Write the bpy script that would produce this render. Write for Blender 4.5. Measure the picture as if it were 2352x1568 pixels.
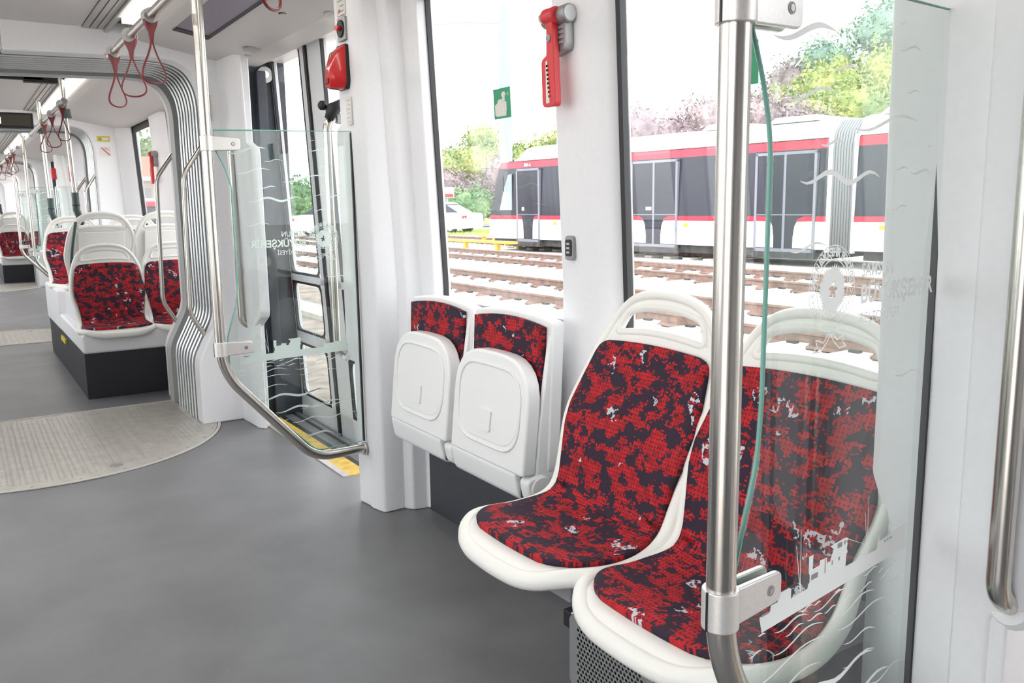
import bpy, bmesh, math, random
from mathutils import Vector, Matrix
random.seed(7)
PI = math.pi
for o in list(bpy.data.objects): bpy.data.objects.remove(o)
SC = bpy.context.scene
COL = SC.collection
# ------------------------------------------------------------ camera, sky, exposure
def cam_setup():
    a, b, c = .57253, -.15990, -.01442
    fw = Vector((math.sin(a)*math.cos(b), math.cos(a)*math.cos(b), math.sin(b)))
    r = Vector((math.cos(a), -math.sin(a), 0)); u = r.cross(fw)
    r2 = r*math.cos(c)+u*math.sin(c); u2 = -r*math.sin(c)+u*math.cos(c)
    m = Matrix((r2, u2, -fw)).transposed().to_4x4()
    m.translation = Vector((0, 0, 1.2))
    cd = bpy.data.cameras.new('camera'); cam = bpy.data.objects.new('camera', cd)
    COL.objects.link(cam); cam.matrix_world = m
    cd.sensor_width = 36; cd.lens = 1960.3*36/2352; cd.clip_start = .02; cd.clip_end = 500
    SC.camera = cam
cam_setup()
w = bpy.data.worlds.new('overcast_sky'); SC.world = w; w.use_nodes = True
nt = w.node_tree; bg = nt.nodes['Background']
bg.inputs['Strength'].default_value = 3.2
tc = nt.nodes.new('ShaderNodeTexCoord'); nz = nt.nodes.new('ShaderNodeTexNoise'); nz.inputs['Scale'].default_value = 2.5
rp = nt.nodes.new('ShaderNodeValToRGB'); rp.color_ramp.elements[0].color = (.93, .96, 1, 1); rp.color_ramp.elements[1].color = (1, 1, 1, 1)
nt.links.new(tc.outputs['Generated'], nz.inputs['Vector']); nt.links.new(nz.outputs['Fac'], rp.inputs[0]); nt.links.new(rp.outputs[0], bg.inputs['Color'])
SC.view_settings.view_transform = 'Standard'; SC.view_settings.look = 'None'
SC.view_settings.exposure = 0.70; SC.view_settings.gamma = 1; SC.view_settings.use_curve_mapping = False
SC.cycles.max_bounces = 10; SC.cycles.diffuse_bounces = 6; SC.cycles.transparent_max_bounces = 24
SC.cycles.caustics_reflective = False; SC.cycles.caustics_refractive = False
LAMP = 5.0

# ------------------------------------------------------------ materials
def mat(name, col, rough=.5, metal=0, **k):
    m = bpy.data.materials.new(name); m.use_nodes = True
    b = m.node_tree.nodes['Principled BSDF']
    b.inputs['Base Color'].default_value = (*col, 1); b.inputs['Roughness'].default_value = rough; b.inputs['Metallic'].default_value = metal
    if 'coat' in k: b.inputs['Coat Weight'].default_value = k['coat']
    if 'spec' in k: b.inputs['Specular IOR Level'].default_value = k['spec']
    if 'emit' in k:
        b.inputs['Emission Color'].default_value = (*k['emit'][:3], 1); b.inputs['Emission Strength'].default_value = k['emit'][3]
    v = k.get('var')
    if v:   # fine colour variation and relief: (scale, amount, bump)
        N = m.node_tree.nodes; L = m.node_tree.links
        t = N.new('ShaderNodeTexCoord'); n = N.new('ShaderNodeTexNoise'); n.inputs['Scale'].default_value = v[0]; n.inputs['Detail'].default_value = 6
        mp = N.new('ShaderNodeMapping')
        if len(v) > 3: mp.inputs['Scale'].default_value = v[3]
        L.new(t.outputs['Object'], mp.inputs[0]); L.new(mp.outputs[0], n.inputs['Vector'])
        r = N.new('ShaderNodeValToRGB')
        r.color_ramp.elements[0].position = .3; r.color_ramp.elements[1].position = .7
        r.color_ramp.elements[0].color = (*[max(0, c*(1-v[1])) for c in col], 1); r.color_ramp.elements[1].color = (*[min(1, c*(1+v[1])) for c in col], 1)
        L.new(n.outputs['Fac'], r.inputs[0]); L.new(r.outputs[0], b.inputs['Base Color'])
        if v[2]:
            bp = N.new('ShaderNodeBump'); bp.inputs['Strength'].default_value = v[2]; bp.inputs['Distance'].default_value = .002
            L.new(n.outputs['Fac'], bp.inputs['Height']); L.new(bp.outputs[0], b.inputs['Normal'])
    return m
def glass(name, tint, refl=.09):
    m = bpy.data.materials.new(name); m.use_nodes = True; N = m.node_tree.nodes; L = m.node_tree.links
    N.remove(N['Principled BSDF']); out = N['Material Output']
    tr = N.new('ShaderNodeBsdfTransparent'); tr.inputs[0].default_value = (*tint, 1)
    gl = N.new('ShaderNodeBsdfGlossy'); gl.inputs['Roughness'].default_value = .01
    lw = N.new('ShaderNodeLayerWeight'); lw.inputs[0].default_value = .5
    pw = N.new('ShaderNodeMath'); pw.operation = 'POWER'; pw.inputs[1].default_value = 4.5
    ml = N.new('ShaderNodeMath'); ml.operation = 'MULTIPLY_ADD'; ml.inputs[1].default_value = .7; ml.inputs[2].default_value = refl*.5
    mx = N.new('ShaderNodeMixShader')
    L.new(lw.outputs['Facing'], pw.inputs[0]); L.new(pw.outputs[0], ml.inputs[0]); L.new(ml.outputs[0], mx.inputs[0]); L.new(tr.outputs[0], mx.inputs[1]); L.new(gl.outputs[0], mx.inputs[2])
    L.new(mx.outputs[0], out.inputs['Surface']); return m
M = {}
M['wall'] = mat('white_wall_panel', (.77, .77, .79), .38, var=(60, .015, .05))
M['ceil'] = mat('ceiling_panel', (.58, .56, .545), .45, var=(80, .02, .05))
M['vent'] = mat('vent_strip', (.42, .41, .40), .5)
M['seat'] = mat('seat_plastic', (.80, .79, .75), .36, var=(400, .02, .06))
M['flip'] = mat('folding_seat_plastic', (.80, .80, .80), .36, var=(400, .02, .06))
M['dark'] = mat('dark_skirting', (.045, .046, .055), .5, var=(300, .3, .1))
M['plinth'] = mat('black_plinth', (.018, .018, .022), .6, var=(300, .3, .1))
M['black'] = mat('black_rubber', (.012, .012, .014), .5)
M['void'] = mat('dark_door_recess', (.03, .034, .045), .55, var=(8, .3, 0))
M['grey'] = mat('grey_plastic', (.30, .30, .32), .4)
M['midgrey'] = mat('light_grey_frame', (.45, .46, .46), .45)
M['doorgrey'] = mat('door_leaf_grey', (.72, .72, .74), .4)
M['steel'] = mat('brushed_steel', (.62, .59, .55), .24, 1, var=(30, .12, 0, (40, 40, .6)))
M['cast'] = mat('cast_clamp', (.74, .72, .70), .36, .55, var=(200, .04, .05))
M['rib_lit'] = mat('bellows_rib_lit', (.80, .82, .83), .25, .7)  # bright copy of the rib metal, for the highlight on each crest
M['rib_shaded'] = mat('bellows_rib_shaded', (.17, .185, .19), .45, .2)  # rib metal darkened to give the shaded flanks by colour
M['foldg'] = mat('tram_bellows', (.26, .26, .27), .5)
M['gap'] = mat('bellows_gap', (.035, .04, .042), .6)
M['plate'] = mat('tread_plate', (.50, .48, .44), .42, .35, var=(14, .12, .05))
M['tread'] = mat('tread_lozenge', (.62, .60, .56), .35, .4)
M['perf'] = mat('perforated_steel', (.34, .34, .34), .4, .6)
M['red'] = mat('glossy_red_plastic', (.55, .012, .015), .22, coat=.4)
M['strap'] = mat('red_strap', (.17, .018, .022), .4)
M['redpale'] = mat('hammer_red', (.62, .03, .04), .35)
M['yellow'] = mat('yellow_threshold', (.62, .40, .06), .55, var=(25, .25, .1))
M['yel'] = mat('yellow_sign', (.60, .52, .04), .5)
M['white'] = mat('white_print', (.88, .92, .92), .6)
def printmat():
    m = bpy.data.materials.new('frosted_print'); m.use_nodes = True; N = m.node_tree.nodes; L = m.node_tree.links
    N.remove(N['Principled BSDF']); a = N.new('ShaderNodeBsdfDiffuse'); b = N.new('ShaderNodeBsdfTranslucent'); mx = N.new('ShaderNodeMixShader')
    a.inputs[0].default_value = (.97, .98, .98, 1); b.inputs[0].default_value = (.97, .98, .98, 1); mx.inputs[0].default_value = .2
    L.new(a.outputs[0], mx.inputs[1]); L.new(b.outputs[0], mx.inputs[2]); L.new(mx.outputs[0], N['Material Output'].inputs['Surface']); return m
M['print'] = printmat()
M['whitepaint'] = mat('white_tram_paint', (.82, .82, .82), .25)
M['green'] = mat('green_sign', (.03, .30, .14), .5)
M['paper'] = mat('label_paper', (.70, .68, .64), .6)
M['ink'] = mat('label_ink', (.25, .24, .25), .6)
M['brown'] = mat('brown_label', (.36, .29, .23), .5)
M['purple'] = mat('monitor_screen', (.20, .17, .23), .35)
M['screen'] = mat('led_display', (.05, .045, .035), .35)
M['ledtxt'] = mat('led_characters', (.8, .85, 1), .5, emit=(.7, .75, 1, 3))
M['blue'] = mat('blue_label', (.03, .06, .14), .4)
M['lamp'] = mat('lamp_diffuser', (1, 1, 1), .5, emit=(1, .95, .86, LAMP))
M['holder'] = mat('dark_pole_sleeve', (.05, .075, .075), .45)
M['hold2'] = mat('strap_holder', (.42, .42, .40), .45)
M['tred'] = mat('tram_red', (.60, .02, .045), .35)
M['tdark'] = mat('tram_dark_glass', (.035, .038, .05), .2, spec=.3)
M['tgrey'] = mat('tram_door_frame', (.20, .20, .24), .4)
M['under'] = mat('tram_underframe', (.05, .048, .05), .8, var=(6, .5, 0))
M['rail'] = mat('rusty_rail', (.22, .14, .115), .7, var=(9, .3, 0))
M['railtop'] = mat('rail_head', (.40, .36, .34), .4, .4)
M['sleeper'] = mat('concrete_sleeper', (.72, .70, .64), .9, var=(8, .12, 0))
M['ballast'] = mat('pale_ballast', (.60, .57, .53), 1, var=(16, .4, .5))
M['grass'] = mat('grass', (.36, .50, .12), 1, var=(3, .4, 0))
M['road'] = mat('road', (.42, .42, .42), .9, var=(2, .1, 0))
M['bark'] = mat('bark', (.14, .10, .08), .9, var=(10, .3, 0))
M['house'] = mat('cream_render', (.62, .55, .48), .8)
M['rooft'] = mat('roof_tile', (.45, .16, .10), .8)
M['orange'] = mat('orange_reflector', (.80, .35, .03), .4)
M['car'] = mat('white_car_paint', (.75, .75, .78), .15, coat=.6)
M['lampred'] = mat('tail_lamp', (.5, .03, .05), .3)
M['pole'] = mat('galvanised_pole', (.25, .31, .40), .6)
M['edge'] = mat('glass_edge', (.22, .50, .42), .2)
M['pane'] = glass('window_glass', (.97, .98, .98), .06)
M['panel_glass'] = glass('partition_glass', (.93, .965, .95), .085)
def leafmat(name, c1, c2):
    m = mat(name, c1, .9); N = m.node_tree.nodes; L = m.node_tree.links; b = N['Principled BSDF']
    t = N.new('ShaderNodeTexCoord'); n = N.new('ShaderNodeTexNoise'); n.inputs['Scale'].default_value = .55; n.inputs['Detail'].default_value = 5
    r = N.new('ShaderNodeValToRGB'); r.color_ramp.elements[0].position = .38; r.color_ramp.elements[1].position = .62
    r.color_ramp.elements[0].color = (*c1, 1); r.color_ramp.elements[1].color = (*c2, 1)
    L.new(t.outputs['Object'], n.inputs['Vector']); L.new(n.outputs['Fac'], r.inputs[0]); L.new(r.outputs[0], b.inputs['Base Color']); return m
M['leafy'] = leafmat('yellow_green_leaves', (.20, .27, .10), (.44, .45, .17))
M['leafg'] = leafmat('green_leaves', (.12, .22, .10), (.26, .38, .17))
M['leafp'] = leafmat('purple_leaves', (.20, .15, .165), (.36, .29, .29))
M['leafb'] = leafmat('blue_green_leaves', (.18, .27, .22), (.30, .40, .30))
def floormat():
    m = mat('speckled_vinyl_floor', (.10, .10, .11), .42); N = m.node_tree.nodes; L = m.node_tree.links; b = N['Principled BSDF']
    t = N.new('ShaderNodeTexCoord')
    n = N.new('ShaderNodeTexNoise'); n.inputs['Scale'].default_value = 3; n.inputs['Detail'].default_value = 8
    r = N.new('ShaderNodeValToRGB'); r.color_ramp.elements[0].position = .3; r.color_ramp.elements[1].position = .7
    r.color_ramp.elements[0].color = (.145, .144, .152, 1); r.color_ramp.elements[1].color = (.195, .194, .203, 1)
    v = N.new('ShaderNodeTexVoronoi'); v.inputs['Scale'].default_value = 130
    c = N.new('ShaderNodeMath'); c.operation = 'LESS_THAN'; c.inputs[1].default_value = .10
    n2 = N.new('ShaderNodeTexNoise'); n2.inputs['Scale'].default_value = 40
    g = N.new('ShaderNodeMath'); g.operation = 'GREATER_THAN'; g.inputs[1].default_value = .60
    mu = N.new('ShaderNodeMath'); mu.operation = 'MULTIPLY'
    mx = N.new('ShaderNodeMixRGB'); mx.inputs[2].default_value = (.42, .42, .44, 1)
    for q in (n, v, n2): L.new(t.outputs['Object'], q.inputs['Vector'])
    L.new(n.outputs['Fac'], r.inputs[0]); L.new(v.outputs['Distance'], c.inputs[0]); L.new(n2.outputs['Fac'], g.inputs[0])
    L.new(c.outputs[0], mu.inputs[0]); L.new(g.outputs[0], mu.inputs[1]); L.new(mu.outputs[0], mx.inputs[0]); L.new(r.outputs[0], mx.inputs[1]); L.new(mx.outputs[0], b.inputs['Base Color'])
    n3 = N.new('ShaderNodeTexNoise'); n3.inputs['Scale'].default_value = 500; bp = N.new('ShaderNodeBump'); bp.inputs['Strength'].default_value = .15; bp.inputs['Distance'].default_value = .001
    L.new(t.outputs['Object'], n3.inputs['Vector']); L.new(n3.outputs['Fac'], bp.inputs['Height']); L.new(bp.outputs[0], b.inputs['Normal'])
    return m
M['floor'] = floormat()
def fabric():
    m = mat('red_seat_fabric', (.5, .02, .03), .75, spec=.25); N = m.node_tree.nodes; L = m.node_tree.links; b = N['Principled BSDF']
    uv = N.new('ShaderNodeUVMap'); oi = N.new('ShaderNodeObjectInfo')
    ad = N.new('ShaderNodeVectorMath'); ad.operation = 'ADD'
    sc = N.new('ShaderNodeVectorMath'); sc.operation = 'SCALE'; sc.inputs['Scale'].default_value = 7.3
    L.new(oi.outputs['Random'], sc.inputs[0]); L.new(uv.outputs[0], ad.inputs[0]); L.new(sc.outputs[0], ad.inputs[1])
    sn = N.new('ShaderNodeVectorMath'); sn.operation = 'SNAP'; sn.inputs[1].default_value = (.0055, .0035, .01)
    L.new(ad.outputs[0], sn.inputs[0])
    st = N.new('ShaderNodeMapping'); st.inputs['Scale'].default_value = (1, 1.35, 1); L.new(sn.outputs[0], st.inputs[0])
    n = N.new('ShaderNodeTexNoise'); n.inputs['Scale'].default_value = 21; n.inputs['Detail'].default_value = 6; n.inputs['Roughness'].default_value = .72
    L.new(st.outputs[0], n.inputs['Vector'])
    g = N.new('ShaderNodeMath'); g.operation = 'GREATER_THAN'; g.inputs[1].default_value = .498; L.new(n.outputs['Fac'], g.inputs[0])
    # weave dots
    v = N.new('ShaderNodeTexVoronoi'); v.inputs['Scale'].default_value = 105; v.inputs['Randomness'].default_value = .12; L.new(uv.outputs[0], v.inputs['Vector'])
    d = N.new('ShaderNodeMath'); d.operation = 'LESS_THAN'; d.inputs[1].default_value = .27; L.new(v.outputs['Distance'], d.inputs[0])
    n4 = N.new('ShaderNodeTexNoise'); n4.inputs['Scale'].default_value = 60; L.new(ad.outputs[0], n4.inputs['Vector'])
    rr = N.new('ShaderNodeValToRGB'); rr.color_ramp.elements[0].position = .35; rr.color_ramp.elements[1].position = .65
    rr.color_ramp.elements[0].color = (.30, .010, .014, 1); rr.color_ramp.elements[1].color = (.50, .018, .024, 1); L.new(n4.outputs['Fac'], rr.inputs[0])
    m1 = N.new('ShaderNodeMixRGB'); m1.inputs[2].default_value = (.12, .012, .02, 1); L.new(d.outputs[0], m1.inputs[0]); L.new(rr.outputs[0], m1.inputs[1])
    m2 = N.new('ShaderNodeMixRGB'); m2.inputs[2].default_value = (.030, .017, .032, 1); L.new(g.outputs[0], m2.inputs[0]); L.new(m1.outputs[0], m2.inputs[1])
    # sparse white scribbles
    s2 = N.new('ShaderNodeVectorMath'); s2.operation = 'SNAP'; s2.inputs[1].default_value = (.003, .003, .01); L.new(ad.outputs[0], s2.inputs[0])
    n5 = N.new('ShaderNodeTexNoise'); n5.inputs['Scale'].default_value = 26; n5.inputs['Detail'].default_value = 3; L.new(s2.outputs[0], n5.inputs['Vector'])
    a1 = N.new('ShaderNodeMath'); a1.operation = 'SUBTRACT'; a1.inputs[1].default_value = .5; L.new(n5.outputs['Fac'], a1.inputs[0])
    a2 = N.new('ShaderNodeMath'); a2.operation = 'ABSOLUTE'; L.new(a1.outputs[0], a2.inputs[0])
    a3 = N.new('ShaderNodeMath'); a3.operation = 'LESS_THAN'; a3.inputs[1].default_value = .026; L.new(a2.outputs[0], a3.inputs[0])
    n6 = N.new('ShaderNodeTexNoise'); n6.inputs['Scale'].default_value = 14; n6.inputs['Detail'].default_value = 1
    of = N.new('ShaderNodeVectorMath'); of.operation = 'ADD'; of.inputs[1].default_value = (3.3, 8.1, 2); L.new(ad.outputs[0], of.inputs[0]); L.new(of.outputs[0], n6.inputs['Vector'])
    a4 = N.new('ShaderNodeMath'); a4.operation = 'GREATER_THAN'; a4.inputs[1].default_value = .635; L.new(n6.outputs['Fac'], a4.inputs[0])
    a5 = N.new('ShaderNodeMath'); a5.operation = 'MULTIPLY'; L.new(a3.outputs[0], a5.inputs[0]); L.new(a4.outputs[0], a5.inputs[1])
    m3 = N.new('ShaderNodeMixRGB'); m3.inputs[2].default_value = (.55, .55, .6, 1); L.new(a5.outputs[0], m3.inputs[0]); L.new(m2.outputs[0], m3.inputs[1])
    L.new(m3.outputs[0], b.inputs['Base Color'])
    bp = N.new('ShaderNodeBump'); bp.inputs['Strength'].default_value = .25; bp.inputs['Distance'].default_value = .001
    L.new(v.outputs['Distance'], bp.inputs['Height']); L.new(bp.outputs[0], b.inputs['Normal'])
    return m
M['fabric'] = fabric()

# ------------------------------------------------------------ mesh helpers
ORG = {}
class MB:
    def __init__(s): s.v = []; s.f = []; s.uv = None
    def add(s, vs, fs):
        n = len(s.v); s.v += [tuple(p) for p in vs]; s.f += [tuple(i+n for i in f) for f in fs]; return s
    def box(s, x0, x1, y0, y1, z0, z1):
        return s.add([(x, y, z) for z in (z0, z1) for y in (y0, y1) for x in (x0, x1)],
                     [(0, 2, 3, 1), (4, 5, 7, 6), (0, 1, 5, 4), (2, 6, 7, 3), (0, 4, 6, 2), (1, 3, 7, 5)])
    def prism(s, pts, h, axis='z'):
        """pts: 2-D polygon in the plane across axis; h = (a, b) or two callables-free floats"""
        a, b = h; n = len(pts)
        def P(p, q):
            return {'z': (p[0], p[1], q), 'y': (p[0], q, p[1]), 'x': (q, p[0], p[1])}[axis]
        vs = [P(p, a) for p in pts]+[P(p, b) for p in pts]
        return s.add(vs, [tuple(range(n))[::-1], tuple(range(n, 2*n))]+[(i, (i+1) % n, n+(i+1) % n, n+i) for i in range(n)])
    def loft(s, rings, cap=True, closed=True):
        n = len(rings[0]); vs = [p for r in rings for p in r]; fs = []
        for k in range(len(rings)-1):
            for i in range(n if closed else n-1):
                j = (i+1) % n; fs.append((k*n+i, k*n+j, (k+1)*n+j, (k+1)*n+i))
        if cap and closed: fs += [tuple(range(n))[::-1], tuple(range((len(rings)-1)*n, len(rings)*n))]
        return s.add(vs, fs)
    def tube(s, path, r, n=10, closed=False, cap=True, flat=1.0, up=None):
        path = [Vector(p) for p in path]; N = len(path); rings = []
        prev = None
        for i, p in enumerate(path):
            if closed: t = path[(i+1) % N]-path[i-1]
            else: t = path[min(i+1, N-1)]-path[max(i-1, 0)]
            t = t.normalized() if t.length > 1e-9 else Vector((0, 0, 1))
            if prev is None:
                ref = Vector(up) if up else (Vector((0, 0, 1)) if abs(t.z) < .9 else Vector((1, 0, 0)))
                a = (ref-t*ref.dot(t)).normalized()
            else: a = (prev-t*prev.dot(t)).normalized()
            prev = a; b = t.cross(a); rr = r[i] if isinstance(r, (list, tuple)) else r
            rings.append([p+a*rr*flat*math.cos(2*PI*k/n)+b*rr*math.sin(2*PI*k/n) for k in range(n)])
        if closed:
            rings.append(rings[0]); return s.loft(rings, cap=False)
        return s.loft(rings, cap=cap)
    def cyl(s, p0, p1, r, n=16, r1=None): return s.tube([p0, p1], [r, r if r1 is None else r1], n)
    def ball(s, c, r, n=8, sq=(1, 1, 1)):
        rings = []
        for i in range(1, n):
            a = PI*i/n; rings.append([(c[0]+sq[0]*r*math.sin(a)*math.cos(2*PI*k/(2*n)), c[1]+sq[1]*r*math.sin(a)*math.sin(2*PI*k/(2*n)), c[2]-sq[2]*r*math.cos(a)) for k in range(2*n)])
        return s.loft(rings)
    def build(s, name, m, parent=None, smooth=False, bevel=0, seg=2, solid=0, sub=0, kind=None, label=None, auto=None):
        me = bpy.data.meshes.new(name); o = ORG.get(parent.name, (0, 0, 0)) if parent else (0, 0, 0)
        me.from_pydata([(x-o[0], y-o[1], z-o[2]) for x, y, z in s.v], [], s.f); me.update()
        bm = bmesh.new(); bm.from_mesh(me); bmesh.ops.recalc_face_normals(bm, faces=bm.faces); bm.to_mesh(me); bm.free()
        if s.uv:
            l = me.uv_layers.new(name='UVMap')
            for lp in me.loops: l.data[lp.index].uv = s.uv[lp.vertex_index]
        me.materials.append(m if not isinstance(m, str) else M[m])
        ob = bpy.data.objects.new(name, me); COL.objects.link(ob)
        if parent: ob.parent = parent; ORG[ob.name] = o
        if smooth or auto:
            for p in me.polygons: p.use_smooth = True
            if auto is not False and not smooth or auto: me.set_sharp_from_angle(angle=math.radians(auto or 35))
        if solid:
            md = ob.modifiers.new('solid', 'SOLIDIFY'); md.thickness = solid; md.offset = 0
        if sub:
            md = ob.modifiers.new('sub', 'SUBSURF'); md.levels = sub; md.render_levels = sub
        if bevel:
            md = ob.modifiers.new('bevel', 'BEVEL'); md.width = bevel; md.segments = seg; md.limit_method = 'ANGLE'; md.angle_limit = math.radians(40)
            for p in me.polygons: p.use_smooth = True
            md.harden_normals = True
        if kind: ob['kind'] = kind
        if label: ob['label'] = label
        return ob
def thing(name, label, cat, loc=(0, 0, 0), group=None, kind=None):
    o = bpy.data.objects.new(name, None); COL.objects.link(o); o.location = loc; o['label'] = label; o['category'] = cat
    o.empty_display_size = .1
    if group: o['group'] = group
    if kind: o['kind'] = kind
    ORG[o.name] = tuple(loc); return o
def tag(o, label, cat, group=None):
    o['label'] = label; o['category'] = cat
    if group: o['group'] = group
    return o
def struct(name, mb, m, parent=None, **k):
    o = mb.build(name, m, parent, **k)
    if not parent: o['kind'] = 'structure'
    return o
def sroot(name, label=None):
    o = bpy.data.objects.new(name, None); COL.objects.link(o); o['kind'] = 'structure'
    if label: o['label'] = label
    ORG[o.name] = (0, 0, 0); return o
def dup(root, loc=None, rot=None, label=None, group=None, scale=None, d=None):
    r = root.copy(); COL.objects.link(r)
    if d is not None: r.location = Vector(root.location)+Vector(d)
    if loc is not None: r.location = loc
    if rot is not None: r.rotation_euler = (0, 0, rot)
    if scale: r.scale = scale
    if label: r['label'] = label
    if group: r['group'] = group
    for ch in list(root.children):
        c = ch.copy(); COL.objects.link(c); c.parent = r
        for g in list(ch.children):
            e = g.copy(); COL.objects.link(e); e.parent = c
    return r
def lerp(a, b, t): return a+(b-a)*t
def interp(tab, x):
    if x <= tab[0][0]: return tab[0][1]
    for (a, u), (b, v) in zip(tab, tab[1:]):
        if x <= b: return lerp(u, v, (x-a)/(b-a))
    return tab[-1][1]
def fillet(pts, r, n=6):
    """round the corners of a 3-D polyline"""
    P = [Vector(p) for p in pts]; out = [P[0]]
    for i in range(1, len(P)-1):
        a = P[i-1]-P[i]; b = P[i+1]-P[i]; rr = r[i] if isinstance(r, (list, tuple)) else r
        l = min(rr, a.length*.48, b.length*.48); p0 = P[i]+a.normalized()*l; p1 = P[i]+b.normalized()*l
        for k in range(n+1):
            t = k/n; out.append((1-t)**2*p0+2*t*(1-t)*P[i]+t*t*p1)
    out.append(P[-1]); return out
def rpoly(pts, r, n=5):
    """round the corners of a closed 2-D polygon"""
    out = []; N = len(pts)
    for i in range(N):
        p = Vector(pts[i]); a = Vector(pts[i-1])-p; b = Vector(pts[(i+1) % N])-p; rr = r[i] if isinstance(r, (list, tuple)) else r
        l = min(rr, a.length*.48, b.length*.48)
        if l < 1e-5: out.append(tuple(p)); continue
        p0 = p+a.normalized()*l; p1 = p+b.normalized()*l
        for k in range(n+1):
            t = k/n; out.append(tuple((1-t)**2*p0+2*t*(1-t)*p+t*t*p1))
    return out
def catmull(pts, n):
    out = []; P = [pts[0]]+list(pts)+[pts[-1]]
    for i in range(1, len(P)-2):
        for k in range(n):
            t = k/n; a, b, c, d = P[i-1], P[i], P[i+1], P[i+2]
            out.append(tuple(.5*((2*b[j])+(-a[j]+c[j])*t+(2*a[j]-5*b[j]+4*c[j]-d[j])*t*t+(-a[j]+3*b[j]-3*c[j]+d[j])*t**3) for j in range(len(b))))
    out.append(tuple(pts[-1])); return out
def resample(pts, n, it=3):
    P = [Vector(p) for p in pts]; N = len(P)
    L = [0]
    for i in range(N): L.append(L[-1]+(P[(i+1) % N]-P[i]).length)
    out = []; j = 0
    for k in range(n):
        d = L[-1]*k/n
        while L[j+1] < d: j += 1
        q = (d-L[j])/max(1e-9, L[j+1]-L[j]); out.append(P[j].lerp(P[(j+1) % N], q))
    for _ in range(it): out = [out[i]*.5+(out[i-1]+out[(i+1) % n])*.25 for i in range(n)]
    return out
CX = .27                       # middle of the car; the left side mirrors the right one
def mir(x): return 2*CX-x
def lean(z): return -.045*max(0, z-.9)
XW = 1.50
def mirrored(mb):
    q = MB(); q.v = [(mir(x), y, z) for x, y, z in mb.v]; q.f = list(mb.f); return q
def column(fp, zs, dxf=lean):
    return MB().loft([[(x+dxf(z), y, z) for x, y in fp] for z in zs])
# ------------------------------------------------------------ floor
struct('floor', MB().box(mir(1.56), 1.56, -1.8, 27, -.12, 0), 'floor')
PER = 10.77
HALF = [(1.062, 0), (1.062, .36), (1.18, .59), (1.18, 1.76), (1.165, 1.85), (1.12, 1.925), (1.05, 1.962), (.95, 1.972), (CX, 1.955)]
def arch_half(off=0, n=4):
    """inner outline of a gangway, right half, rounded; off pushes it outwards"""
    P = [Vector((x, z)) for x, z in HALF]; out = []
    c = Vector((CX, .9))
    pts = [(p[0]+off if p[1] < 1.9 else p[0]+off*(p[0]-CX)/.9, p[1]+(off*min(1, max(0, (p[1]-1.7)/.2)))) for p in P]
    pts = [(x, z, 0) for x, z in pts]
    f = fillet(pts, [0, .05, .05, .10, .06, .06, .06, .1, 0], n)
    return [(p[0], p[1]) for p in f]
def arch_full(off=0):
    h = arch_half(off); return h+[(mir(x), z) for x, z in h[::-1][1:]]
def portal(y0, y1, parent):
    for s in (0, 1):
        h = arch_half(0)
        poly = h+[(CX, 2.13), (1.58, 2.13), (1.58, 0)]
        m = MB().prism(poly, (y0, y1), 'y')
        (mirrored(m) if s else m).build('portal_panel', M['wall'], parent, bevel=.012, seg=3)
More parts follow.
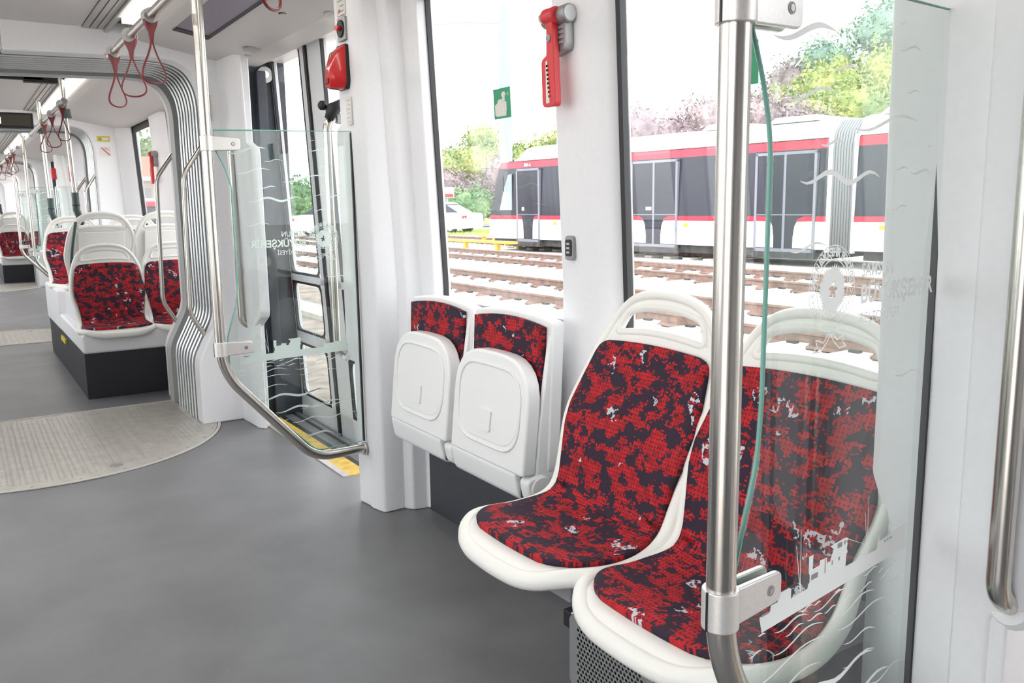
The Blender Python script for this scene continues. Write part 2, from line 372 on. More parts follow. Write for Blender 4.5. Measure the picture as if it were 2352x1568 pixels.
def shell_side(dy, s, nwin):
    """one side wall of a door car (0 = right, 1 = left)"""
    side = 'left' if s else 'right'
    mm = (lambda m: mirrored(m)) if s else (lambda m: m)
    root = sroot('wall_'+side)
    def B(name, mb, m, **k): return mm(mb).build(name, M[m], root, **k)
    # bay between the doors
    B('lower_panel', MB().box(1.50, 1.58, .875+dy, 2.99+dy, .42, .80), 'wall')
    B('skirting', MB().box(1.488, 1.52, .875+dy, 2.99+dy, 0, .43), 'dark', bevel=.004)
    B('sill', MB().loft([[(1.488, y+dy, .76), (1.488, y+dy, .80), (1.50, y+dy, .82), (1.56, y+dy, .835), (1.58, y+dy, .76)] for y in (.95, 2.87)]), 'wall')
    B('header', MB().box(1.43, 1.60, .60+dy, 3.3+dy, 1.99, 2.13), 'wall')
    zs = [.0, .5, .75, .9, 1.2, 1.5, 1.8, 2.0]
    # post between the windows, flared at its foot
    rings = []
    for z in (.40, .70, .76, .83, .95, 1.3, 1.7, 2.0):
        e = .05*max(0, 1-(z-.70)/.14) if z > .7 else .05
        rings.append([(1.575+lean(z), 2.03+e+dy, z), (1.495+lean(z), 2.03+e+dy, z), (1.482+lean(z), 2.015+e+dy, z), (1.482+lean(z), 1.90-e*.3+dy, z), (1.515+lean(z), 1.835-e+dy, z), (1.575+lean(z), 1.80-e+dy, z)])
    B('window_post', MB().loft(rings), 'wall', smooth=False, bevel=.006)
    # wall field next to each door post
    for (ya, yb, yc) in ((2.99, 2.95, 2.865), (.875, .92, .98)):
        fp = [(1.40, ya), (1.425, yb), (1.485, yb-(.01 if yb > 2 else -.01)), (1.50, yc), (1.575, yc), (1.575, ya)]
        B('corner_post', column([(x, y+dy) for x, y in fp], [.0, .45, .9, 1.3, 1.7, 2.0]), 'wall', bevel=.008)
    for (a, b, far) in ((1.80, .98, 0), (2.865, 2.03, 1)):
        nwin[0] += 1
        wr = sroot('window_%d' % nwin[0])
        z0, z1 = .835, 1.992
        def q(y0, y1, za, zb, x0, x1):
            return MB().loft([[(x0+lean(z), y0+dy, z), (x1+lean(z), y0+dy, z), (x1+lean(z), y1+dy, z), (x0+lean(z), y1+dy, z)] for z in (za, .9 if za < .9 else za, zb) if z <= zb])
        mm(MB().loft([[(1.549+lean(z), b+dy, z), (1.553+lean(z), b+dy, z), (1.553+lean(z), a+dy, z), (1.549+lean(z), a+dy, z)] for z in (z0, .9, 1.4, z1)])).build('pane', M['pane'], wr)
        sb = MB()
        for y0, y1 in ((a-.006, a+.012), (b-.012, b+.006)):
            sb.loft([[(1.540+lean(z), y0+dy, z), (1.56+lean(z), y0+dy, z), (1.56+lean(z), y1+dy, z), (1.540+lean(z), y1+dy, z)] for z in (z0-.03, .9, 1.4, z1)])
        mm(sb).build('seal', M['black'], wr)
        mm(q(b, a, 1.925, z1, 1.535, 1.548)).build('top_band', M['black'], wr)
        mm(q(b, a, z0-.03, z0+.012, 1.54, 1.56)).build('bottom_seal', M['grey'], wr)
    # door posts
    fa = [(1.290, 3.175), (1.300, 3.10), (1.296, 3.06), (1.312, 2.995), (1.325, 2.985), (1.40, 2.985), (1.60, 2.99), (1.60, 3.175)]
    da = lambda z: -.012*max(0, z-.9)/.6
    B('door_post', column([(x, y+dy) for x, y in fa], [0, .5, .9, 1.3, 1.7, 2.05], da), 'wall', bevel=.010, seg=3)
    y9 = .605
    fb = [(1.262, y9), (1.284, .70), (1.2865, .76), (1.298, .85), (1.315, .876), (1.60, .876), (1.60, y9)]
    B('door_post', column([(x, y+dy) for x, y in fb], [0, .5, .9, 1.3, 1.7, 2.05], da), 'wall', bevel=.008, seg=3)
    # handle housings: wide bumps that project into the doorway between knee and head height
    def housing(ys, sgn, x):
        pr = [(0, .0), (0, .57), (.105*sgn, .625), (.12*sgn, .66), (.12*sgn, 1.47), (.105*sgn, 1.505), (0, 1.54), (0, 2.0)]
        poly = rpoly([(ys+p[0], p[1]) for p in pr]+[(ys-sgn*.06, 2.0), (ys-sgn*.06, 0)], .012)
        m = MB().prism([(y+dy, z) for y, z in poly], (x, x+.055), 'x')
        B('handle_housing', m, 'wall', bevel=.014, seg=3)
    housing(.63, -1, 1.262); housing(3.17, 1, 1.305)
    # far door pillar
    for ys, sg in ((4.56, 1), (-.70, -1)):
        ye = ys+.29*sg
        fp = [(1.325, ys), (1.30, ys+.03*sg), (1.285, ye), (1.60, ye), (1.60, ye-.02*sg), (1.34, ye-.02*sg), (1.34, ys+.05*sg), (1.335, ys)]
        B('door_pillar', column([(x, y+dy) for x, y in fp], [0, .5, 1, 1.5, 2.05], lambda z: -.02*max(0, z-.9)), 'wall', bevel=.006)
        housing(ys+.02*sg, -sg, 1.303)
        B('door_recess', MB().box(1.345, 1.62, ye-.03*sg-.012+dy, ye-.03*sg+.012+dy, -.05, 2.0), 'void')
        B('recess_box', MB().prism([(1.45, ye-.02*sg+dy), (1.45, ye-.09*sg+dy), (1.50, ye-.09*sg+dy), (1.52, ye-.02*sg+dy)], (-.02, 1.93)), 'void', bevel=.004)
    B('door_header', MB().box(1.45, 1.62, 3.1+dy, 4.9+dy, 1.985, 2.14), 'wall')
    B('door_header', MB().box(1.45, 1.62, -1.1+dy, .7+dy, 1.985, 2.14), 'wall')
    return root
nwin = [0]
roots = []
for k in range(2):
    dy = PER*k
    for s in (0, 1): roots.append(shell_side(dy, s, nwin))
def shell_seatcar(dy, s):
    """side wall of a car with seats on plinths, y 5.66 to 9.15"""
    side = 'left' if s else 'right'
    mm = (lambda m: mirrored(m)) if s else (lambda m: m)
    root = sroot('wall_'+side)
    def B(name, mb, m, **k): return mm(mb).build(name, M[m], root, **k)
    B('lower_panel', MB().box(1.50, 1.58, 5.66+dy, 9.15+dy, 0, .82), 'wall')
    B('header', MB().box(1.43, 1.60, 5.66+dy, 9.15+dy, 1.99, 2.13), 'wall')
    def post(y0, y1):
        B('window_post', column([(1.575, y0+dy), (1.52, y0+dy), (1.482, y0+.07+dy), (1.482, y1+dy), (1.575, y1+dy)], [.8, .9, 1.4, 2.0]), 'wall', bevel=.006)
    post(5.66, 6.05); post(7.27, 7.75)
    fp = [(1.575, 8.84), (1.52, 8.84), (1.47, 8.90), (1.42, 8.98), (1.40, 9.15), (1.575, 9.15)]
    B('corner_post', column([(x, y+dy) for x, y in fp], [0, .9, 1.4, 2.0]), 'wall', bevel=.006)
    for (b, a) in ((6.05, 7.27), (7.75, 8.84)):
        nwin[0] += 1; wr = sroot('window_%d' % nwin[0]); z0, z1 = .82, 1.992
        mm(MB().loft([[(1.549+lean(z), b+dy, z), (1.553+lean(z), b+dy, z), (1.553+lean(z), a+dy, z), (1.549+lean(z), a+dy, z)] for z in (z0, .9, 1.4, z1)])).build('pane', M['pane'], wr)
        sb = MB()
        for y0 in (a, b):
            sb.loft([[(1.530+lean(z), y0-.012+dy, z), (1.56+lean(z), y0-.012+dy, z), (1.56+lean(z), y0+.012+dy, z), (1.530+lean(z), y0+.012+dy, z)] for z in (z0-.03, .9, 1.4, z1)])
        mm(sb).build('seal', M['black'], wr)
        mm(MB().box(1.49, 1.505, b+dy, a+dy, 1.905, z1)).build('top_band', M['black'], wr)
    return root
for k in range(2):
    for s in (0, 1): shell_seatcar(PER*k, s)
struct('wall_back', MB().box(mir(1.6), 1.6, -1.9, -1.8, 0, 2.2), 'wall')
struct('wall_front', MB().box(mir(1.6), 1.6, 26.2, 26.3, 0, 2.2), 'wall')
# portals of every gangway
for y in (-1.8, 4.98, 9.15, 15.75, 19.92, 26.1):
    rt = sroot('wall_portal')
    if y > 0: portal(y-.13 if y != 9.15 and y != 19.92 else y-.12, y, rt)
    if y < 26: portal(y+.68, y+.80, rt)
# ceiling of each car
def ceiling(y0, y1):
    rt = sroot('ceiling')
    MB().box(mir(.62), .62, y0, y1, 2.095, 2.14).build('centre_panel', M['ceil'], rt)
    MB().box(mir(1.62), 1.62, y0-.2, y1+.2, 2.14, 2.30).build('roof_shell', M['wall'], rt)
    for s in (0, 1):
        f = (lambda m: mirrored(m)) if s else (lambda m: m)
        f(MB().prism([(.826, 2.066), (.90, 2.045), (1.35, 1.962), (1.47, 1.955), (1.47, 2.14), (.826, 2.14)], (y0, y1), 'y')).build('side_panel', M['ceil'], rt)
        for i in range(3):
            x = .625+.033*i
            f(MB().box(x, x+.026, y0+.02, y1-.0, 2.088, 2.11)).build('slat', M['vent'], rt)
        f(MB().box(.62, .745, y0, y1, 2.115, 2.14)).build('vent_tray', M['black'], rt)
        f(MB().box(.722, .742, y0, y1, 2.075, 2.12)).build('edge_strip', M['vent'], rt)
    return rt
for y0, y1 in ((-.99, 4.98), (5.78, 9.03), (9.95, 15.75), (16.55, 19.80), (20.7, 26.1)): ceiling(y0, y1)
def ceiling_lamp(y0, y1, x, label):
    t = thing('ceiling_light', label, 'lamp', (x, (y0+y1)/2, 2.07), 'linear ceiling lights')
    MB().box(x-.036, x+.036, y0, y1, 2.055, 2.085).build('diffuser', M['lamp'], t)
    for ye in (y0-.012, y1): MB().box(x-.042, x+.046, ye, ye+.012, 2.05, 2.10).build('end_cap', M['ceil'], t)
i = 0
for y0, y1, w1 in ((1.0, 4.45, 'above the first handrail'), (6.0, 8.85, 'above the raised seats'), (10.1, 15.3, 'past the second gangway'), (16.8, 19.6, 'past the third gangway')):
    ceiling_lamp(y0, y1, .785, 'bright linear ceiling light '+w1)
    ceiling_lamp(y0, y1, mir(.785), 'ceiling light across the aisle, '+w1)

# ------------------------------------------------------------ gangways
def gangway(y0, label):
    t = thing('gangway_bellows', label, 'gangway', (CX, y0, 0))
    rings = []
    for y in (y0, y0+.68):
        f = arch_full(.068); rings.append([(x, y, z) for x, z in f])
    MB().loft(rings, cap=False, closed=False).build('bellows_backing', M['gap'], t)
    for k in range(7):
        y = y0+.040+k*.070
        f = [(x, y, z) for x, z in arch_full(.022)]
        rb = MB().tube(f, .019, 8, flat=1.3, cap=False).build('rib', M['rib_shaded'], t, smooth=True)
        MB().tube([(x, y-.004, z) for x, z in arch_full(.002)], .0072, 6, flat=1.2, cap=False).build('rib_highlight', M['rib_lit'], rb, smooth=True)  # highlight along the rib crest, made as a bright bead
    f1 = arch_full(.03)
    for (ya, yb, off, m, nm) in ((.515, .565, .035, 'black', 'gap_seal'), (.565, .68, -.012, 'midgrey', 'end_frame')):
        o = arch_full(off+.04); inn = arch_full(off)
        rr = []
        MBt = MB().loft([[(x, y0+ya, z) for x, z in o], [(x, y0+ya, z) for x, z in inn], [(x, y0+yb, z) for x, z in inn], [(x, y0+yb, z) for x, z in o]], cap=False, closed=False)
        MBt.build(nm, M[m], t, smooth=True, auto=40)
    return t
gangway(4.98, 'grey ribbed gangway bellows framing the seats beyond, first along the aisle')
gangway(9.15, 'second ribbed gangway along the aisle, past the raised seats')
gangway(15.75, 'third gangway along the aisle, small and distant')
gangway(19.92, 'farthest small gangway arch at the end of the aisle')
gangway(-1.8, 'gangway behind the camera')
bpy.data.objects['gangway_bellows.004']['label'] = 'ribbed gangway at the near end of the car, behind the doors'
def turntable(yc, straight, sgn, label):
    """floor plate of a gangway: straight edge at y = straight, round edge on the other side"""
    t = thing('turntable_plate', label, 'floor plate', (CX, yc, .001))
    R = .885; n = 48; a0 = math.acos(.79/R)
    pts = [(CX-.79, straight)]+[(CX+R*math.cos(PI-a0+(PI+2*a0)*k/n), yc+sgn*R*math.sin(PI-a0+(PI+2*a0)*k/n)) for k in range(n+1)]+[(CX+.79, straight)]
    MB().prism(pts, (.0, .004)).build('plate', M['plate'], t)
    rim = MB()
    ro = [(CX+(R+.012)*math.cos(PI-a0+(PI+2*a0)*k/n), yc+sgn*(R+.012)*math.sin(PI-a0+(PI+2*a0)*k/n), .004) for k in range(n+1)]
    rim.tube(ro, .009, 6, flat=.5); rim.build('rim', M['tread'], t)
    MB().box(CX-.79, CX+.79, straight-.006, straight+.006, 0, .008).build('edge_strip', M['tread'], t)
    tr = MB(); x = CX-.80
    c = 0
    while x < CX+.80:
        yy = 0; c += 1
        for q in range(64):
            y = yc-R+.06+q*.0275+(.0135 if c % 2 else 0)
            y = yc+sgn*(y-yc)
            if (math.hypot(x-CX, y-yc) < R-.07 or ((y-yc)*sgn > 0 and abs(x-CX) < .78)) and (y-straight)*sgn < -.05:
                if abs(x-CX-.26) < .012: continue
                an = .7 if c % 2 else -.7; l = .0115; wd = .0038
                dx, dy_ = l*math.cos(an), l*math.sin(an); nx, ny = -wd*math.sin(an), wd*math.cos(an)
                tr.add([(x-dx, y-dy_, .0042), (x+nx, y+ny, .0062), (x+dx, y+dy_, .0042), (x-nx, y-ny, .0062), (x, y, .0068)], [(0, 3, 4), (3, 2, 4), (2, 1, 4), (1, 0, 4)])
        x += .0255
    tr.build('tread_lozenges', M['tread'], t, kind='stuff')
    MB().box(CX+.258, CX+.262, yc-R*.80 if sgn > 0 else straight, straight if sgn > 0 else yc+R*.8, .003, .0046).build('joint', M['grey'], t)
    MB().cyl((CX+.262, yc-sgn*R*.83, .003), (CX+.262, yc-sgn*R*.83, .0062), .030, 24).build('centre_cap', M['perf'], t, bevel=.001)
    sc = MB()
    for k in range(14):
        a = PI+PI*(k+.5)/14; sc.cyl((CX+(R-.02)*math.cos(a), yc+sgn*(R-.02)*math.sin(a), .003), (CX+(R-.02)*math.cos(a), yc+sgn*(R-.02)*math.sin(a), .0055), .006, 8)
    sc.build('screws', M['grey'], t, kind='stuff')
turntable(5.034, 5.60, 1, 'beige treaded semicircular floor plate at the first gangway')
turntable(9.05, 8.87, -1, 'beige floor plate at the second gangway')
turntable(15.8, 16.35, 1, 'pale floor plate at the third gangway, below distant black plinth')

# ------------------------------------------------------------ doors
def door(y0, y1, s, label, nd, opened=False):
    """two-leaf door in the outer skin, closed unless opened for light"""
    f = (lambda m: mirrored(m)) if s else (lambda m: m)
    rt = sroot('door_%d' % nd); X0 = 1.632
    ym = (y0+y1)/2; XF = lambda z: X0-.046*z      # the leaves lean inwards with the body side
    def bar(a, b, z0, z1, d0=0, d1=.035):
        zz = [z0, z1] if z1-z0 < .3 else [z0, (z0+z1)/2, z1]
        return MB().loft([[(XF(z)+d0, a, z), (XF(z)+d1, a, z), (XF(z)+d1, b, z), (XF(z)+d0, b, z)] for z in zz])
    def fr(ya, yb, sa, sb):
        lf = MB()
        for (a, b, c, d) in ((ya, ya+sa, -.05, 2.06), (yb-sb, yb, -.05, 2.06), (ya, yb, -.05, .12), (ya, yb, .43, .50), (ya, yb, .785, .83), (ya, yb, 2.02, 2.08)):
            q = bar(a, b, c, d); lf.add(q.v, q.f)
        leaf = f(lf).build('door_leaf', M['doorgrey'], rt, bevel=.006)
        for (z0, z1) in ((.12, .43), (.50, .785), (.83, 2.02)):
            q = rpoly([(ya+sa, z0), (yb-sb, z0), (yb-sb, z1), (ya+sa, z1)], .06)
            f(MB().loft([[(XF(z)+.014, y, z) for y, z in q], [(XF(z)+.018, y, z) for y, z in q]])).build('glass_pane', M['pane'], leaf)
            inner = rpoly([(ya+sa+.010, z0+.010), (yb-sb-.010, z0+.010), (yb-sb-.010, z1-.010), (ya+sa+.010, z1-.010)], .055)
            outer = rpoly([(ya+sa-.003, z0-.003), (yb-sb+.003, z0-.003), (yb-sb+.003, z1+.003), (ya+sa-.003, z1+.003)], .004)
            g = MB()
            g.loft([[(XF(z)-.001, y, z) for y, z in outer], [(XF(z)-.001, y, z) for y, z in inner], [(XF(z)+.014, y, z) for y, z in inner]], cap=False)
            f(g).build('gasket', M['black'], leaf)
        return leaf
    if opened:      # unseen near left door, leaves slid outside the body to let in more light
        l1 = fr(y0, ym-.012, .11, .20); l2 = fr(ym+.012, y1, .11, .17); l1.location = (-.09, -.67, 0); l2.location = (-.09, .67, 0)
    else:
        fr(y0, ym-.012, .11, .19); fr(ym+.012, y1, .085, .13)
        f(bar(ym-.014, ym+.014, .0, 2.05, -.010, .04)).build('centre_seal', M['black'], rt)
    sl_ = bar(y0-.06, y0, -.03, 2.08, 0, .05); q = bar(y1, y1+.06, -.03, 2.08, 0, .05); sl_.add(q.v, q.f)
    f(sl_).build('side_seal', M['black'], rt)
    f(MB().box(1.50, 1.64, y0-.03, y1+.05, -.08, -.03)).build('step_tray', M['grey'], rt)
    f(MB().box(1.575, 1.60, y0-.03, y1+.05, -.04, .006)).build('door_track', M['perf'], rt)
    f(MB().box(1.385, 1.47, y0-.05, y1+.0, -.01, .004)).build('threshold_strip', M['yellow'], rt, label='yellow threshold strip')
    f(MB().box(1.352, 1.385, y0-.05, y1+.0, -.01, .005)).build('edge_strip', M['plate'], rt)
    f(MB().box(1.47, 1.50, y0-.05, y1+.0, -.02, .003)).build('rubber_gap', M['black'], rt)
    return rt
n = 1
for k in range(2):
    for s in (0, 1):
        door(3.56+PER*k, 4.92+PER*k, s, '', n); n += 1
        door(-1.02+PER*k, .34+PER*k, s, '', n, s == 1 and k == 0); n += 1

# ------------------------------------------------------------ seats
def seat(name, label, group=None, high=False):
    """shell seat; forward is -y, origin on the floor under the middle of its back"""
    t = thing(name, label, 'seat', (0, 0, 0), group)
    prof = catmull([(.012, .943), (.017, .915), (.028, .885), (.050, .835), (.088, .755), (.130, .67), (.160, .59), (.180, .52), (.197, .48), (.240, .455), (.33, .445), (.42, .452), (.468, .450), (.494, .430)], 6)
    L = [0]
    for a, b in zip(prof, prof[1:]): L.append(L[-1]+math.hypot(b[0]-a[0], b[1]-a[1]))
    T = L[-1]
    def at(s):
        s = max(0, min(T, s))
        for i in range(len(L)-1):
            if s <= L[i+1]+1e-9:
                q = (s-L[i])/max(1e-9, L[i+1]-L[i]); a, b = prof[i], prof[i+1]
                tx, tz = b[0]-a[0], b[1]-a[1]; l = math.hypot(tx, tz); tx /= l; tz /= l
                return lerp(a[0], b[0], q), lerp(a[1], b[1], q), -tz, tx   # normal points forward / up
    hwt = [(0, .166), (.05, .182), (.11, .203), (.205, .222), (.28, .233), (.33, .230), (.40, .214), (.46, .205), (.53, .206), (.60, .219), (.68, .224), (.76, .220), (.82, .208), (T, .190)]
    def hw(s, rt=.07, rf=.11, inset=0, top=0, bot=T):
        h = interp(hwt, s)-inset
        d = s-top
        if d < rt: h -= rt*(1-math.sqrt(max(0, 1-((rt-d)/rt)**2)))
        d = bot-s
        if d < rf: h -= rf*(1-math.sqrt(max(0, 1-((rf-d)/rf)**2)))
        return h
    def surf(u, s, off, **k):
        h = hw(s, **k); d, z, nx, nz = at(s)
        arch = .034*(1-(u*h/.17)**2)*max(0, min(1, (.13-s)/.10)) if s < .13 else 0
        dish = -.012*(1-u*u)*math.sin(PI*max(0, min(1, (s-.12)/(T-.17))))     # slightly hollow in the middle
        bulge = .030*max(0, 1-(u*h/.21)**2)*max(0, min(1, (s-T+.16)/.16))**2                     # front edge bows forward
        o = off+dish
        return (u*h, -(d+nx*o+bulge), z+nz*o+arch)
    rows = sorted(set([0, .004, .012, .022, .030, .040, .080, .090]+[T*i/44 for i in range(1, 44)]+[T-.07, T-.04, T-.02, T-.008, T]))
    us = [-1, -.92, -.80, -.6, -.4, -.2, 0, .2, .4, .6, .80, .92, 1]
    nu = len(us); vs = []; fs = []
    for s in rows:
        for u in us: vs.append(surf(u, s, 0))
    for r in range(len(rows)-1):
        mid = (rows[r]+rows[r+1])/2
        for c in range(nu-1):
            if .031 < mid < .079 and 2 <= c <= nu-4: continue
            fs.append((r*nu+c, r*nu+c+1, (r+1)*nu+c+1, (r+1)*nu+c))
    m = MB(); m.add(vs, fs)
    sh = m.build('shell', M['seat'], t, smooth=True, auto=50, solid=.014)
    # thick rounded rim all the way round, and round the grip opening
    fine = [T*i/120 for i in range(121)]; ft = [-1+2*i/30 for i in range(1, 30)]
    b = [surf(-1, q, 0) for q in fine]+[surf(u, T, 0) for u in ft]+[surf(1, q, 0) for q in fine[::-1]]+[surf(u, 0, 0) for u in ft[::-1]]
    b = resample(b, 150)
    rad = [.0135+.0065*max(0, min(1, (.60-p[2])/.15)) for p in b]
    MB().tube([(p[0], p[1], p[2]-(rad[i]-.0125)*.8) for i, p in enumerate(b)], rad, 12, closed=True).build('rim', M['seat'], t, smooth=True)
    hu = [-.8+1.6*i/20 for i in range(21)]
    g = [surf(u, .030, 0) for u in hu]+[surf(.80, q, 0) for q in (.045, .055, .065)]+[surf(u, .080, 0) for u in hu[::-1]]+[surf(-.80, q, 0) for q in (.065, .055, .045)]
    MB().tube(resample(g, 70), .011, 8, closed=True).build('grip_edge', M['seat'], t, smooth=True)
    def cushion(nm, s0, s1, rt, rf):
        rows = [s0+(s1-s0)*i/26 for i in range(27)]; rows += [s0+.004, s0+.012, s1-.004, s1-.012, s1-.03]; rows = sorted(rows)
        us = [-1+2*i/14 for i in range(15)]; vs = []; uv = []; fs = []
        for s in rows:
            for u in us:
                k = dict(inset=.014, rt=rt, rf=rf, top=s0, bot=s1)
                p = surf(u, s, .0135, **k); vs.append(p); uv.append((p[0], s))
        nu = len(us)
        for r in range(len(rows)-1):
            for c in range(nu-1): fs.append((r*nu+c, r*nu+c+1, (r+1)*nu+c+1, (r+1)*nu+c))
        m = MB(); m.add(vs, fs); m.uv = uv
        return m.build(nm, M['fabric'], t, smooth=True, solid=.012)
    cushion('back_cushion', .104, .5238, .03, .001)
    cushion('seat_cushion', .5240, T-.036, .001, .085)
    # back side panel and bracket to what carries the seat
    MB().loft([[(x, -surf(0, s, 0)[1]*0+surf(0, s, -.016)[1]+.004, surf(0, s, 0)[2]) for x in (-.15, .15)]+[(x, surf(0, s, -.030)[1]+.004, surf(0, s, 0)[2]) for x in (.15, -.15)] for s in (.11, .2, .3, .4)]).build('back_panel', M['seat'], t, bevel=.008)
    MB().box(-.15, .15, -.42, .0, .36, .418).build('bracket', M['grey'], t, bevel=.006)
    return t
# two seats against the window wall
s1 = seat('passenger_seat', 'red patterned seat with white shell under the window, beside the folded seats', 'fixed seats on the window side')
seatdup = dup(s1, loc=(1.435, 1.068, 0), rot=-PI/2, label='red patterned seat with white shell, partly behind the glass partition', group='fixed seats on the window side')
s1.location = (1.435, 1.515, 0); s1.rotation_euler = (0, 0, -PI/2)
# seats of the raised cars
def seatcar(dy, far):
    w = 'in the second seating car' if far else 'past the gangway'
    def S(x, y, z, rot, lab): dup(s1, loc=(x, y+dy, z), rot=rot, label=lab, group='raised seats '+w)
    if not far:
        S(.835, 6.42, -.015, 0, 'red patterned seat facing the camera on the black plinth, aisle side')
        S(1.275, 6.42, -.015, 0, 'red patterned seat facing the camera on the black plinth, window side')
        S(.865, 6.62, .20, PI, 'taller white seat seen from its back, behind the aisle-side red seat')
        S(1.295, 6.62, .20, PI, 'taller white seat seen from its back, behind the window-side red seat')
        S(.825, 8.05, .165, 0, 'red patterned seat on a white box, second from the gangway, by the aisle')
        S(1.285, 8.05, .165, 0, 'red patterned seat by the window, half hidden behind tall seat backs')
    else:
        S(.835, 6.42, -.015, 0, 'small distant red seat on a black plinth by the aisle')
        S(1.275, 6.42, -.015, 0, 'small distant red seat behind the far glass partition')
        S(.865, 6.62, .20, PI, 'distant tall seat back behind the small aisle-side red seat')
        S(1.295, 6.62, .20, PI, 'distant tall seat back beside the farthest window')
        S(.825, 8.05, .165, 0, 'farthest red seat beyond the distant tall seat backs')
    for s in ((0,) if True else (0, 1)):
        f = (lambda m: mirrored(m)) if s else (lambda m: m)
        t = thing('seat_plinth', ('distant ' if far else '')+'black plinth with white top edge carrying the raised seats', 'plinth', (.61, 5.97+dy, 0), 'seat plinths')
        MB().box(.612, 1.495, 5.97+dy, 8.30+dy, 0, .292).build('base', M['plinth'], t, bevel=.004)
        MB().box(.606, 1.495, 5.955+dy, 8.30+dy, .292, .42).build('top_band', M['wall'], t, bevel=.02, seg=3)
        MB().prism(rpoly([(6.42+dy, .40), (6.36+dy, .62), (7.10+dy, .62), (7.14+dy, .40)], .03), (.64, 1.495), 'x').build('riser', M['wall'], t, bevel=.012)
        MB().prism(rpoly([(7.30+dy, .30), (7.30+dy, .60), (8.30+dy, .60), (8.30+dy, .30)], .02), (.60, 1.495), 'x').build('riser', M['wall'], t, bevel=.02)
        MB().box(.598, .613, 7.00+dy, 7.28+dy, .225, .262).build('marker_tag', M['yel'], t, bevel=.003)
seatcar(0, False); seatcar(PER, True)

